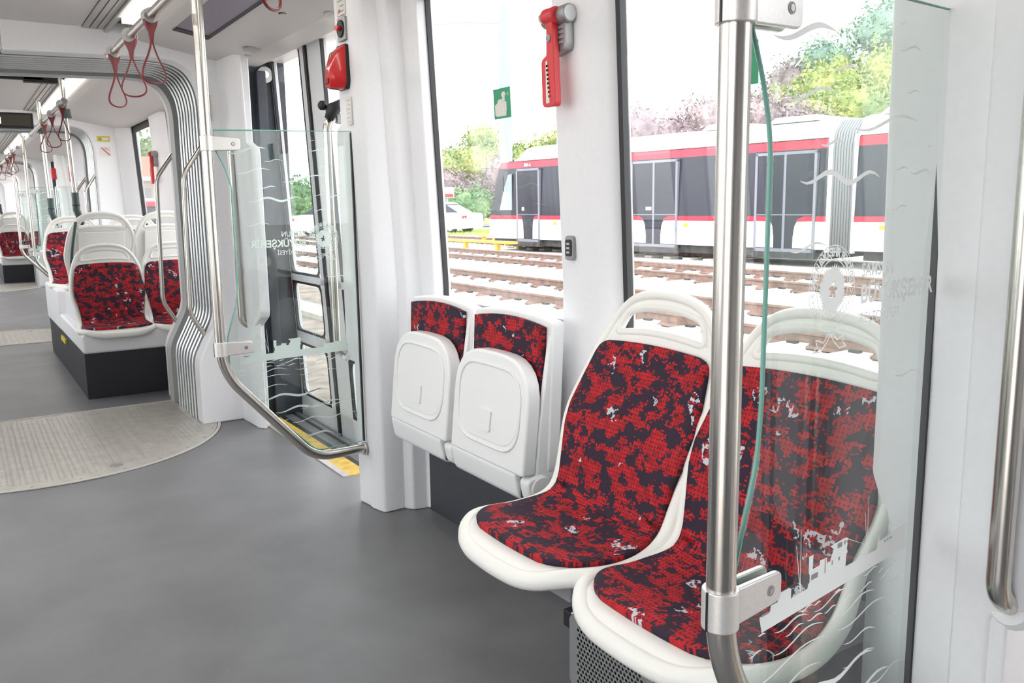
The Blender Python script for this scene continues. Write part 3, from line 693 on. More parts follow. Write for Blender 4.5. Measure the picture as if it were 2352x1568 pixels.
def flip_seat(label, yc):
    """folded seat: forward is -x in the car, built in place"""
    t = thing('folding_seat', label, 'seat', (1.44, yc, .33), 'folding seats in the bay')
    X = 1.44
    H = .218
    # back board: outline in (y, z), thickness along x, leaning back at the top
    def board(y0, y1, z0, z1, xf0, xf1, th, r, arch, n=9):
        out = rpoly([(y0, z0), (y1, z0), (y1, z1), (y0, z1)], r)
        res = []
        for (y, z) in out:
            k = (z-z0)/(z1-z0); u = (y-(y0+y1)/2)/((y1-y0)/2)
            res.append((y, z+arch*(1-u*u)*max(0, k-.7)/.3, lerp(xf0, xf1, k)))
        a = [(x, y, z) for y, z, x in res]; b = [(x+th, y, z) for y, z, x in res]
        return MB().loft([a, b])
    N = 10
    def outline(y0, y1, z0, z1, rt, rb, arch):
        c = rpoly([(y0, z0), (y1, z0), (y1, z1), (y0, z1)], [rb, rb, rt, rt], 6)
        # densify the top edge so that it can arch
        out = []
        for i, p in enumerate(c):
            q = c[(i+1) % len(c)]; out.append(p)
            if abs(p[1]-q[1]) < 1e-6 and p[1] > z1-1e-6 and abs(p[0]-q[0]) > .05:
                for k in range(1, N): out.append((lerp(p[0], q[0], k/N), z1))
        return [(y, z+arch*(1-((y-(y0+y1)/2)/((y1-y0)/2))**2) if z > z1-rt-.001 else z) for y, z in out]
    def slab(o, x0, x1, z0, z1, th, name, m, parent, **k):
        fx = lambda z: lerp(x0, x1, (z-z0)/(z1-z0))
        return MB().loft([[(fx(z), y, z) for y, z in o], [(fx(z)+th, y, z) for y, z in o]]).build(name, M[m], parent, **k)
    slab(outline(yc-H, yc+H, .40, .865, .012, .05, .018), 1.372, 1.398, .40, .88, .045, 'back_frame', 'flip', t, bevel=.009, seg=3)
    # side cheeks running down to the hinge
    for s in (-1, 1):
        y0 = yc+s*(H-.004); y1 = yc+s*(H-.024)
        o = rpoly([(1.395, .84), (1.35, .56), (1.335, .40), (1.335, .345), (1.36, .335), (1.41, .36), (1.44, .84)], .015)
        MB().prism([(x, z) for x, z in o], (min(y0, y1), max(y0, y1)), 'y').build('side_cheek', M['flip'], t, bevel=.007, seg=3)
    cu = outline(yc-H+.026, yc+H-.026, .47, .848, .018, .02, .016)
    o = cu; fx = lambda z: lerp(1.364, 1.388, (z-.40)/.48)
    m = MB(); ys = [yc-H+.026+(2*H-.052)*i/10 for i in range(11)]; zs = [.45+.40*i/10 for i in range(11)]
    vs = []; uv = []
    for z in zs:
        for y in ys:
            u = (y-yc)/(H-.026); zz = z+.016*(1-u*u)*max(0, (z-.7)/.15)
            vs.append((fx(zz), y, zz)); uv.append((y, zz))
    m.add(vs, [(r*11+c, r*11+c+1, (r+1)*11+c+1, (r+1)*11+c) for r in range(10) for c in range(10)]); m.uv = uv
    m.build('back_cushion', M['fabric'], t, solid=.012, smooth=True)
    # folded pan, seen from below
    P = outline(yc-H+.004, yc+H-.008, .425, .745, .13, .012, .016)
    sp = slab(P, 1.288, 1.322, .425, .755, .048, 'folded_pan', 'flip', t, bevel=.016, seg=4)
    P2 = outline(yc-H+.045, yc+H-.052, .49, .705, .085, .10, .006)
    slab(P2, 1.2915, 1.318, .485, .71, .010, 'pan_recess', 'flip', sp, bevel=.004)
    ri = [Vector((lerp(1.288, 1.322, (z-.425)/.33)-.001, y, z)) for y, z in outline(yc-H+.038, yc+H-.045, .478, .715, .09, .10, .006)]
    MB().tube(ri, .0045, 6, closed=True).build('pan_ridge', M['flip'], sp, smooth=True)
    slab(rpoly([(yc-.03, .52), (yc+.03, .52), (yc+.03, .585), (yc-.03, .585)], .006), 1.2895, 1.297, .52, .585, .006, 'moulded_mark', 'flip', sp, bevel=.001)
    # hinge barrel and its covers
    MB().prism(rpoly([(1.305, .35), (1.29, .43), (1.36, .44), (1.40, .40), (1.385, .345), (1.33, .335)], .018), (yc-H+.052, yc+H-.004), 'y').build('hinge_cover', M['flip'], t, bevel=.008, seg=3)
    q = MB().prism(rpoly([(1.312, .352), (1.30, .415), (1.36, .43), (1.40, .40), (1.385, .345), (1.34, .338)], .02), (yc-H-.002, yc-H+.044), 'y').build('hinge_end', M['flip'], t, bevel=.010, seg=3)
    MB().cyl((1.352, yc-H-.006, .385), (1.352, yc-H+.01, .385), .036, 24).build('pivot_cap', M['flip'], t, bevel=.005)
    MB().box(1.315, 1.38, yc-H+.044, yc-H+.053, .35, .425).build('hinge_gap', M['black'], t)
    MB().box(1.40, 1.49, yc-.10, yc+.10, .50, .72).build('wall_bracket', M['grey'], t)
    return t
flip_seat('folded tip-up seat by the fixed red seats, second from the white pillar', 2.17)
flip_seat('folded tip-up seat next to the white door pillar', 2.63)

# ------------------------------------------------------------ underseat equipment
def perforated():
    t = thing('heater_cover', 'grey perforated steel heater cover on the floor under the partitioned red seat', 'heater cover', (1.0, 1.22, .17))
    # corners of the plate in (y, z) on the plane x = 1.0
    y0, y1, z0, z1 = 1.088, 1.345, .165, .368
    c = .026
    plate = MB()
    ny, nz = 19, 16; cy = (y1-y0-.05)/ny; cz = (z1-z0-.05)/nz
    def cell(ya, za):
        n = 8; cx_, cz_ = ya+cy/2, za+cz/2; r = min(cy, cz)*.40
        sq = [(ya+cy, cz_), (ya+cy, za+cz), (cx_, za+cz), (ya, za+cz), (ya, cz_), (ya, za), (cx_, za), (ya+cy, za)]
        ho = [(cx_+r*math.cos(2*PI*k/8), cz_+r*math.sin(2*PI*k/8)) for k in range(8)]
        return sq, ho
    for j in range(nz):
        for i in range(ny-(j % 2)):
            ya = y0+.025+cy*(i+(.5 if j % 2 else 0)); za = z0+.025+cz*j
            # keep the chamfered corners closed
            if (ya-y0)+(za-z0) < .065 or (y1-ya)+(z1-za) < .065 or (ya-y0)+(z1-za) < .06 or (y1-ya)+(za-z0) < .065:
                plate.add([(1.0, ya, za), (1.0, ya+cy, za), (1.0, ya+cy, za+cz), (1.0, ya, za+cz)], [(0, 1, 2, 3)]); continue
            sq, ho = cell(ya, za); vs = [(1.0, p, q) for p, q in sq+ho]
            plate.add(vs, [(k, (k+1) % 8, 8+(k+1) % 8, 8+k) for k in range(8)])
        if j % 2:
            for ya in (y0+.025, y0+.025+cy*(ny-.5)): plate.add([(1.0, ya, z0+.025+cz*j), (1.0, ya+cy*.5, z0+.025+cz*j), (1.0, ya+cy*.5, z0+.025+cz*(j+1)), (1.0, ya, z0+.025+cz*(j+1))], [(0, 1, 2, 3)])
    plate.build('perforated_plate', M['perf'], t, solid=.0015)
    o = [(y0+c, z0), (y1-c*1.3, z0), (y1, z0+c*1.6), (y1, z1-c), (y1-c*.6, z1), (y0+c, z1), (y0, z1-c*1.4), (y0, z0+c)]
    inn = [(y0+.025, z0+.025), (y1-.025, z0+.025), (y1-.025, z1-.025), (y0+.025, z1-.025)]
    b = MB()
    inn8 = [(y0+.03, z0+.025), (y1-.03, z0+.025), (y1-.025, z0+.03), (y1-.025, z1-.03), (y1-.03, z1-.025), (y0+.03, z1-.025), (y0+.025, z1-.03), (y0+.025, z0+.03)]
    b.loft([[(1.16, y, z) for y, z in o], [(.9995, y, z) for y, z in o], [(.9995, y, z) for y, z in inn8]], cap=False)
    b.build('frame', M['perf'], t, bevel=.001)
    MB().box(1.03, 1.18, y0+.01, y1-.01, z0+.01, z1-.012).build('heater_core', M['black'], t)
    MB().ball((.997, 1.235, .222), .006, 5).ball((.998, 1.1, .35), .004, 4).ball((.998, 1.33, .36), .004, 4).build('screw', M['steel'], t)
    MB().box(1.05, 1.15, 1.12, 1.15, 0, z0+.01).box(1.05, 1.15, 1.29, 1.32, 0, z0+.01).build('foot', M['grey'], t)
perforated()
t = thing('equipment_box', 'dark equipment box with a blue label beside the perforated cover', 'equipment box', (1.1, .98, 0))
MB().box(1.02, 1.42, .90, 1.072, .0, .345).build('body', M['plinth'], t, bevel=.006)
MB().box(1.017, 1.0205, .935, 1.052, .10, .325).build('label_plate', M['blue'], t, label='dark blue label')
MB().prism([(1.01, .30), (1.045, .27), (1.02, .262), (1.04, .225), (.995, .268), (1.015, .274), (.998, .30)], (1.0155, 1.0172), 'x').build('lightning_mark', M['paper'], t, label='pale lightning mark')
t = thing('cable_duct', 'dark metal duct along the wall foot under the fixed seats', 'duct', (1.45, 1.2, 0))
MB().box(1.36, 1.488, .90, 1.86, 0, .05).build('duct', M['plinth'], t, bevel=.004)
MB().box(1.20, 1.24, .93, 1.86, .33, .37).box(1.20, 1.488, 1.02, 1.06, .33, .40).box(1.20, 1.488, 1.47, 1.51, .33, .40).build('seat_rail', M['grey'], t, bevel=.004)

# ------------------------------------------------------------ glass partitions
FONT_CACHE = {}
def text_mb(txt, size, bold=0.0, xf=None):
    """flat lettering as a mesh; xf maps (x, y) of the text to a 3-D point"""
    cu = bpy.data.curves.new('t', 'FONT'); cu.body = txt; cu.size = size; cu.offset = bold; cu.resolution_u = 3
    ob = bpy.data.objects.new('t', cu); COL.objects.link(ob)
    dg = bpy.context.evaluated_depsgraph_get(); me = ob.evaluated_get(dg).to_mesh()
    vs = [tuple(v.co) for v in me.vertices]; fs = [tuple(p.vertices) for p in me.polygons]
    ob.evaluated_get(dg).to_mesh_clear(); bpy.data.objects.remove(ob); bpy.data.curves.remove(cu)
    w = max([v[0] for v in vs] or [0]); return vs, fs, w
def fit_text(mb, txt, x0, x1, zb, h, P, bold=0.0):
    vs, fs, w = text_mb(txt, h/.70, bold)
    k = (x1-x0)/w
    mb.add([P(x0+v[0]*k, zb+v[1]) for v in vs], fs)
# printed waves: start and end (u from the pole, height above the floor) and weight
WAVES = [(0.1139, 0.6299, 0.1955, 0.6276, 0.55), (0.176, 0.638, 0.2082, 0.6374, 0.55), (0.2102, 0.6361, 0.2295, 0.6356, 0.55), (0.2117, 0.6278, 0.307, 0.6315, 0.55), (0.1406, 0.6138, 0.1858, 0.6176, 0.55), (0.195, 0.6186, 0.2355, 0.6149, 0.55), (0.2396, 0.6144, 0.2727, 0.6158, 0.55), (0.2657, 0.6381, 0.2842, 0.6361, 0.55), (0.2872, 0.6151, 0.321, 0.6185, 0.55), (0.3378, 0.6166, 0.3785, 0.6194, 0.55), (0.3941, 0.6292, 0.4115, 0.6314, 0.55), (0.4, 0.618, 0.4394, 0.6221, 0.55), (0.2697, 0.5986, 0.3885, 0.6036, 0.55), (0.2788, 0.5769, 0.4372, 0.5768, 0.55), (0.4297, 0.6031, 0.4738, 0.6023, 0.55), (0.4311, 0.6304, 0.4509, 0.6324, 0.55), (0.3496, 0.6382, 0.3925, 0.6398, 0.55), (0.0448, 0.6131, 0.0855, 0.6133, 0.55), (0.0553, 0.597, 0.0842, 0.5934, 0.55), (0.11, 0.5993, 0.2388, 0.6012, 0.55), (0.042, 0.5698, 0.2499, 0.5783, 0.55), (0.0766, 0.5353, 0.2374, 0.5407, 0.55), (0.0753, 0.6374, 0.0926, 0.6344, 0.55), (0.2982, 0.5475, 0.396, 0.5384, 0.55), (0.4334, 0.5444, 0.4796, 0.5376, 0.55), (0.3002, 0.5077, 0.3985, 0.5031, 0.55), (0.1092, 0.4979, 0.3903, 0.5018, 1.5), (0.1855, 0.4423, 0.4469, 0.4525, 1.4), (0.2486, 0.3958, 0.5008, 0.3976, 0.9), (0.1901, 0.4047, 0.2352, 0.4062, 0.4), (0.2469, 0.3409, 0.4074, 0.3294, 1.2), (0.2797, 0.4475, 0.4992, 0.4453, 0.6), (0.0672, 1.3924, 0.205, 1.4097, 1.4), (0.0915, 1.3235, 0.2155, 1.3342, 0.8), (0.1973, 1.3658, 0.2631, 1.3668, 0.6), (0.179, 1.2704, 0.2347, 1.2728, 0.8), (0.2615, 1.2951, 0.4342, 1.3118, 1.0), (0.3685, 1.4383, 0.3898, 1.4403, 0.4), (0.3667, 1.4058, 0.4337, 1.4082, 0.7), (0.3983, 1.3486, 0.4362, 1.3505, 0.5), (0.3766, 1.2421, 0.4144, 1.2418, 0.5), (0.4224, 1.2392, 0.491, 1.2361, 0.8), (0.1341, 1.2266, 0.3334, 1.2297, 1.3), (0.3736, 1.186, 0.417, 1.1879, 0.6), (0.4707, 1.275, 0.4873, 1.275, 0.4), (0.1155, 1.1391, 0.2034, 1.1401, 0.7), (0.4091, 0.9417, 0.4958, 0.9298, 0.6)]
def ribbon(mb, P, u0, z0, u1, z1, w):
    n = 14; l = u1-u0; top = []; bot = []
    per = max(1, round(l/.13)); amp = min(.007, l*.055)
    for i in range(n+1):
        t = i/n; u = lerp(u0, u1, t); z = lerp(z0, z1, t)-amp*math.sin(2*PI*per*(t*.95+.02)+.4)
        th = .0022*w*(.18+math.sin(PI*t)**.8*(1 if w < 1.2 else 1.2))
        top.append(P(u, z+th)); bot.append(P(u, z-th))
    vs = top+bot; N = n+1
    mb.add(vs, [(i, i+1, N+i+1, N+i) for i in range(n)])
SHIP = [(0.0769, 0.662), (0.0832, 0.6385), (0.4803, 0.6462), (0.479, 0.6887), (0.4382, 0.6854), (0.4351, 0.6899), (0.4316, 0.6839), (0.3924, 0.6805), (0.3929, 0.6909), (0.3894, 0.685), (0.3854, 0.6692), (0.2933, 0.669), (0.2944, 0.6884), (0.2976, 0.6901), (0.2948, 0.6966), (0.2978, 0.7116), (0.2886, 0.7146), (0.2483, 0.7124), (0.2581, 0.7053), (0.2502, 0.6929), (0.25, 0.6899), (0.2408, 0.6898), (0.2403, 0.698), (0.222, 0.6988), (0.2206, 0.6919), (0.2033, 0.6916), (0.2036, 0.7128), (0.1925, 0.7124), (0.1931, 0.6896), (0.1958, 0.6843), (0.1962, 0.6742), (0.1931, 0.6725), (0.1918, 0.6665), (0.1507, 0.6649), (0.1505, 0.679), (0.1448, 0.682), (0.1014, 0.6812), (0.1031, 0.6761), (0.1196, 0.6743), (0.1184, 0.6704), (0.1027, 0.6701), (0.1012, 0.6623)]
SHIP_LINES = [(0.1737, 0.6675, 0.1693, 0.7591), (0.1737, 0.6675, 0.1591, 0.7381), (0.3555, 0.6698, 0.3526, 0.7629), (0.3555, 0.6698, 0.3443, 0.739), (0.2987, 0.7095, 0.3813, 0.6733)]
SHIP_WIN = [(0.1998, 0.6839, 0.2168, 0.6797), (0.1996, 0.6803, 0.2166, 0.6761), (0.2677, 0.7111, 0.2797, 0.7038), (0.2859, 0.7107, 0.289, 0.7043), (0.2935, 0.7094, 0.2959, 0.7051), (0.2351, 0.6975, 0.2366, 0.676), (0.2531, 0.6895, 0.2558, 0.6832), (0.271, 0.6898, 0.2749, 0.6843), (0.4085, 0.6779, 0.4115, 0.6748), (0.416, 0.6781, 0.4185, 0.6752), (0.4226, 0.6783, 0.425, 0.6756), (0.428, 0.6786, 0.4311, 0.6756), (0.0809, 0.6645, 0.0982, 0.6613)]
def emblem(mb, P, cu, cz, R, flip=1):
    """ring with lettering, rayed disc with a rider shape left clear, waves and ribbon"""
    def ring(r, w, a0=0, a1=2*PI, kz=1.0):
        n = 40; i0 = len(mb.v)
        vs = []
        for k in range(n+1):
            a = a0+(a1-a0)*k/n
            vs += [P(cu+flip*r*math.sin(a), cz+r*math.cos(a)*kz), P(cu+flip*(r-w)*math.sin(a), cz+(r-w)*math.cos(a)*kz)]
        mb.add(vs, [(2*k, 2*k+2, 2*k+3, 2*k+1) for k in range(n)])
    ring(R, R*.025); ring(R*.68, R*.03)
    # rayed disc
    rays = 40; zc = cz-R*.03; hole = []
    prof = [(0, .30), (12, .36), (28, .10), (50, .10), (70, .30), (88, .34), (105, .12), (130, .30), (150, .34), (170, .12), (195, .26), (215, .34), (232, .14), (262, .12), (285, .30), (310, .14), (335, .22), (360, .30)]
    vs = []
    n = rays*2
    for k in range(n+1):
        a = 2*PI*k/n; r = R*(.60 if k % 2 else .50)*(1+.05*math.sin(a*7))
        h = R*interp(prof, math.degrees(a) % 360)*.62
        vs += [P(cu+flip*r*math.sin(a), zc+r*math.cos(a)), P(cu+flip*h*math.sin(a), zc+h*math.cos(a))]
    mb.add(vs, [(2*k, 2*k+2, 2*k+3, 2*k+1) for k in range(n)])
    # lettering on the upper half of the ring
    txt = 'SAMSUN BÜYÜKŞEHİR BELEDİYESİ'; n = len(txt)
    for i, ch in enumerate(txt):
        if ch == ' ': continue
        a = -1.48+2.96*i/(n-1); vs, fs, w = text_mb(ch, R*.27, .0006)
        if not vs: continue
        xm = w/2; ca, sa = math.cos(a), math.sin(a); out = []
        for v in vs:
            x = (v[0]-xm)*.75; z = v[1]+R*.745
            out.append(P(cu+flip*(x*ca+z*sa), cz+z*ca-x*sa))
        mb.add(out, fs)
    # ears of grain down both sides, ribbon below
    for s in (-1, 1):
        for k in range(7):
            a = s*(1.75+.17*k); r = R*.85
            for q in (-.13, .13):
                b_ = a+q*s*.0; p0 = (r*math.sin(a), r*math.cos(a)); p1 = ((r+R*q*.6)*math.sin(a+s*-.12), (r+R*q*.6)*math.cos(a+s*-.12)); nx = .0011
                mb.add([P(cu+p0[0]-nx, cz+p0[1]), P(cu+p0[0]+nx, cz+p0[1]), P(cu+p1[0]+nx, cz+p1[1]), P(cu+p1[0]-nx, cz+p1[1])], [(0, 1, 2, 3)])
        pts = [(0, -1.06), (.14, -1.22), (.42, -1.42), (.72, -1.40), (.55, -1.28), (.62, -1.12), (.30, -1.22), (.10, -1.04), (0, -1.06)]
        for a, b in zip(pts, pts[1:]):
            d = Vector((b[0]-a[0], b[1]-a[1])).normalized()*.016; nx, nz = -d[1], d[0]
            mb.add([P(cu+s*R*(a[0]+nx), cz+R*(a[1]+nz)), P(cu+s*R*(b[0]+nx), cz+R*(b[1]+nz)), P(cu+s*R*(b[0]-nx), cz+R*(b[1]-nz)), P(cu+s*R*(a[0]-nx), cz+R*(a[1]-nz))], [(0, 1, 2, 3)])
def partition(name_lab, p0, p1, toward, emb_u, text_u, tdir, full=True, ends=(.27, .27), poletop=2.06):
    """p0 pole foot (x, y), p1 wall end; toward = sign of the side the print is read from"""
    a = Vector((p0[0], p0[1])); b = Vector((p1[0], p1[1])); W = (b-a).length; t = (b-a)/W; nn = Vector((t.y, -t.x))    # n points to -y for t = +x
    def P3(u, z, off=0): return (a.x+t.x*u+nn.x*off, a.y+t.y*u+nn.y*off, z)
    root = thing('glass_partition', name_lab, 'partition', (a.x, a.y, 0), 'glass partitions')
    th = .005
    out = [(.026, 1.467), (W, 1.467+.01), (W, .275), (.335, .268), (.05, .565), (.028, .60), (.026, .735), (.045, .80), (.068, .87), (.075, .95), (.076, 1.27), (.060, 1.33), (.036, 1.385), (.027, 1.40)]
    out = rpoly(out, [0, 0, 0, .03, .02, .01, .01, .02, .03, .03, .04, .04, .02, .01], 4)
    MB().loft([[P3(u, z, th) for u, z in out], [P3(u, z, -th) for u, z in out]]).build('glass_pane', M['panel_glass'], root)
    MB().tube([P3(u, z) for u, z in out], .0030, 6, closed=True).build('pane_edge', M['edge'], root, smooth=True)
    MB().loft([[P3(W+q, z, o) for q, o in ((-.003, .0055), (.003, .0055), (.003, -.0055), (-.003, -.0055))] for z in (.275, 1.472)]).build('wall_gasket', M['black'], root)
    path = fillet([P3(0, poletop), P3(0, .615), P3(.325, .243), P3(W+.02, .243)], [0, .09, .07, 0], 8)
    MB().tube(path, .0185, 20).build('pole', M['steel'], root, smooth=True, auto=60)
    MB().cyl(P3(W-.004, .243), P3(W+.004, .243), .027, 20).build('flange', M['steel'], root, bevel=.002)
    MB().cyl((a.x, a.y, poletop-.03), (a.x, a.y, poletop+.02), .030, 20).build('ceiling_flange', M['steel'], root, bevel=.003)
    for z in (.70, 1.42):
        c = MB()
        c.tube([P3(0, z-.026), P3(0, z+.026)], .0235, 24)
        cl = c.build('clamp_collar', M['cast'], root, bevel=.002, auto=40)
        o = rpoly([(.012, z-.025), (.112, z-.021), (.112, z+.021), (.012, z+.025)], [0, .012, .012, 0], 5)
        for sg in (1, -1):
            q = MB().loft([[P3(u, zz, sg*.0065) for u, zz in o], [P3(u, zz, sg*.0155) for u, zz in o]])
            q.build('clamp_plate', M['cast'], root, bevel=.003)
        MB().cyl(P3(.086, z, .0165), P3(.086, z, -.0165), .0072, 16).build('screw_rim', M['grey'], root)
        MB().cyl(P3(.086, z, .0172), P3(.086, z, -.0172), .0045, 6).build('screw', M['steel'], root)
        MB().box(a.x-.0245, a.x-.019, a.y-.0015, a.y+.0015, z-.0255, z+.0255).build('collar_gap', M['black'], root)
    # print
    po = th+.0008; P = lambda u, z: P3(u, z, po*toward)
    ww = MB()
    for x0, y0, x1, y1, w_ in WAVES:
        u0, z0, u1, z1 = x0, y0, x1, y1
        # stay on the glass above the slanting lower edge
        ulow = .05+(.565-min(z0, z1))*.96 if min(z0, z1) < .565 else .045
        u0 = max(u0, ulow+.012); u1 = min(u1, W-.006)
        if u1-u0 > .01: ribbon(ww, P, u0, z0, u1, z1, w_)
    ww.build('printed_waves', M['print'], root, kind='stuff')
    sh = MB(); S2 = []
    S2 = [(min(u, W-.012), z) for u, z in SHIP]
    sh.add([P(u, z) for u, z in S2], [tuple(range(len(S2)))])
    for (u0, z0, u1, z1) in SHIP_LINES:
        w_ = .0010
        sh.add([P(u0-w_, z0), P(u0+w_, z0), P(u1+w_*.4, z1), P(u1-w_*.4, z1)], [(0, 1, 2, 3)])
    sp = sh.build('printed_ship', M['print'], root)
    wd = MB(); PW = lambda u, z: P3(u, z, (po+.0006)*toward); 
    for (u0, z0, u1, z1) in SHIP_WIN:
        wd.add([PW(u0, z0), PW(u1, z0), PW(u1, z1), PW(u0, z1)], [(0, 1, 2, 3)])
    wd.build('ship_windows', M['grey'], sp)
    e = MB(); emblem(e, P, emb_u, 1.082, .0585, 1 if tdir > 0 else -1)
    if full or True: e.build('printed_emblem', M['print'], root)
    tx = MB(); ta, tb = text_u
    d = tdir
    PT = (lambda x, z: P(x, z)) if d > 0 else (lambda x, z: P(-x, z))
    q = (lambda u: u) if d > 0 else (lambda u: -u)
    fit_text(tx, 'SAMSUN', q(ta), q(ta)+.090, 1.093, .019, PT, .0003)
    fit_text(tx, 'BÜYÜKŞEHİR', q(ta), q(ta)+abs(tb-ta), 1.056, .0255, PT, .0011)
    fit_text(tx, 'BELEDİYESİ', q(ta), q(ta)+abs(tb-ta)*.53, 1.027, .0155, PT, .0001)
    tx.build('printed_lettering', M['print'], root)
    return root
partition('clear glass partition with printed ship and lettering on a thick steel pole beside the red seats', (.7545, .70), (1.2845, .766), 1, .222, (.297, .519), 1)
partition('clear glass partition with reversed lettering before the doors and white pillar', (.757, 3.10), (1.288, 3.10), -1, .407, (.337, .130), -1)
partition('small distant glass partition past the second gangway', (.757, .70+PER), (1.288, .766+PER), 1, .222, (.297, .519), 1)
partition('distant glass partition near the third gangway', (.757, 3.10+PER), (1.288, 3.10+PER), -1, .407, (.337, .130), -1)

# ------------------------------------------------------------ vertical grab handles in the doorways
def grab(x, y, z0, z1, lab):
    p = fillet([(x+.055, y, z1+.012), (x, y, z1-.02), (x, y, z0+.02), (x+.055, y, z0-.012)], .03, 6)
    t = thing('door_grab_bar', lab, 'grab bar', (x, y, z0), 'door grab bars')
    MB().tube(p, .0165, 16).build('bar', M['steel'], t, smooth=True, auto=60)
    MB().cyl((x+.035, y, z0-.004), (x+.048, y, z0-.008), .028, 20, .036).build('socket', M['wall'], t, smooth=True, auto=50)
    MB().cyl((x+.035, y, z1+.004), (x+.048, y, z1+.008), .028, 20, .036).build('socket', M['wall'], t, smooth=True, auto=50)
grab(1.232, .606, .60, 1.50, 'steel grab handle on the white door panel beyond the glass edge with ship print')
grab(1.285, 3.335, .60, 1.55, 'steel grab handle seen through glass behind the white pillar with the red box')
grab(1.268, 4.70, .56, 1.55, 'steel grab handle on the far white door panel by the gangway')
grab(1.285, 3.335+PER, .60, 1.55, 'distant steel grab handle past the second gangway')

# ------------------------------------------------------------ bent rails at the gangway, aisle rails, straps
def bent(y, lab):
    p = fillet([(1.185, y, 1.535), (1.078, y-.01, 1.385), (1.058, y-.01, .62), (1.135, y, .485)], .045, 6)
    t = tag(MB().tube(p, .0135, 12).build('bent_handrail', M['steel'], smooth=True, auto=60), lab, 'handrail', 'bent gangway handrails')
bent(4.975, 'bent steel handrail in front of the ribs of the first gangway')
bent(5.72, 'bent steel handrail on the far frame of the first gangway, before the red seat')
bent(9.14, 'bent steel handrail in front of the second gangway'); bent(9.84, 'short bent handrail behind the second gangway')
def strap_make(lab):
    t = thing('hanging_strap', lab, 'strap', (0, 0, 0), 'red hanging straps')
    MB().tube([(-.001, -.016, 0), (-.001, .016, 0)], .0255, 16).build('rail_clip', M['hold2'], t, smooth=True, auto=50)
    MB().loft([[(x, y, z) for x, y in ((-w_, -d), (w_, -d), (w_, d), (-w_, d))] for z, w_, d in ((-.012, .024, .011), (-.03, .020, .010), (-.055, .010, .007), (-.085, .006, .006))]).build('strap_neck', M['strap'], t, bevel=.003)
    pts = []
    for k in range(33):
        a = 2*PI*k/32; r = math.sin(a)
        pts.append((.056*math.sin(a)*(.25+.75*math.sin(a/2)**1.4), .010*math.sin(a), -.07-.155*math.sin(a/2)**1.0))
    MB().tube(pts, .0042, 8, flat=.7).build('loop', M['strap'], t, smooth=True)
    MB().tube([(.021*math.cos(a), .0, .021*math.sin(a)) for a in [PI*.9+q*(1.2*PI)/10 for q in range(11)]], .006, 6).build('strap_band', M['strap'], t, smooth=True)
    return t
RX = .631; RZ = 1.852
sp0 = strap_make('red hanging strap near the end of the first handrail, lowest of its group')
sp0.location = (RX, 4.02, RZ); sp0.rotation_euler = (0, 0, .35)
for y, r, lab in ((3.63, -.5, 'red hanging strap between two others on the first handrail'), (3.235, .15, 'red hanging strap by the steel partition pole, highest of three'), (1.93, .6, 'red strap loop at the top edge, in front of the ceiling screen'),
                  (6.10, .4, 'red strap just past the first gangway, on the second handrail'), (6.75, -.4, 'middle red strap on the second handrail'), (7.35, .2, 'red strap at the far end of the second handrail, beside the pole'),
                  (11.2, .4, 'distant red strap on the third handrail, nearest one'), (11.8, -.4, 'distant red strap on the third handrail, middle one'), (12.5, .2, 'distant red strap on the third handrail, third one'), (14.1, .2, 'tiny red strap on the third handrail, far end'),
                  (17.2, .4, 'tiny red strap past the third gangway'), (18.0, -.2, 'tiny red strap past the third gangway, second one')):
    dup(sp0, loc=(RX, y, RZ), rot=r, label=lab)
def handrail(y0, y1, lab):
    t = thing('ceiling_handrail', lab, 'handrail', (RX, y0, RZ), 'ceiling handrails')
    MB().tube([(RX, y0, RZ), (RX, y1, RZ)], .0165, 16).build('rail', M['steel'], t, smooth=True, auto=60)
    n = max(2, int((y1-y0)/1.6)+1)
    for k in range(n):
        y = y0+.05+(y1-y0-.10)*k/(n-1)
        MB().loft([[(x+o, y+d_, z) for x, d_ in ((-.013, -.02), (.013, -.02), (.013, .02), (-.013, .02))] for z, o in ((RZ-.02, 0), (RZ+.03, .0), (2.10, .085))]).build('bracket', M['hold2'], t, bevel=.006)
    for ye in (y0-.004, y1+.004): MB().ball((RX, ye, RZ), .021, 6).build('end_cap', M['hold2'], t, smooth=True)
handrail(.4, 4.15, 'steel ceiling handrail with red straps before the first gangway')
handrail(5.95, 8.6, 'steel ceiling handrail over the raised seats')
handrail(10.4, 15.0, 'distant steel ceiling handrail past the second gangway')
handrail(16.8, 19.3, 'smallest ceiling handrail, past the third gangway')
def seatpole(x, y, zb, lab, far=False):
    t = thing('grab_pole', lab, 'pole', (x, y, zb), 'poles standing on seat backs')
    MB().tube([(x, y, zb+.10), (RX+.02 if far else x-.02, y, 2.09)], .0165, 14).build('tube', M['steel'], t, smooth=True, auto=60)
    MB().tube([(x+.03, y+.01, zb-.05), (x+.018, y, zb-.01), (x, y, zb+.05), (x, y, zb+.17)], [.014, .022, .0235, .0235], 12).build('sleeve', M['holder'], t, smooth=True, auto=50)
    MB().tube([(x, y, zb+.078), (x, y, zb+.088)], .0255, 12).build('sleeve_ring', M['black'], t)
    MB().tube([(x-.005, y, 1.82), (x-.012, y, 1.88)], .03, 12).build('rail_joint', M['holder'], t, smooth=True, auto=50)
seatpole(.725, 6.70, 1.15, 'steel grab pole with dark sleeve on the tall aisle-side seat back, nearer one')
seatpole(.690, 8.12, 1.13, 'steel grab pole with dark sleeve on the seat on the white box')
seatpole(.70, 6.70+PER, 1.15, 'tiny grab pole over the distant seats')
# black guard rail beside the tall seats
tag(MB().tube(fillet([(.655, 6.60, .62), (.645, 6.58, .80), (.655, 6.50, .95), (.69, 6.50, 1.12)], .05, 6), .010, 10).build('side_guard', M['holder'], smooth=True, auto=60), 'thin dark side guard beside the tall aisle-side seat', 'guard rail')

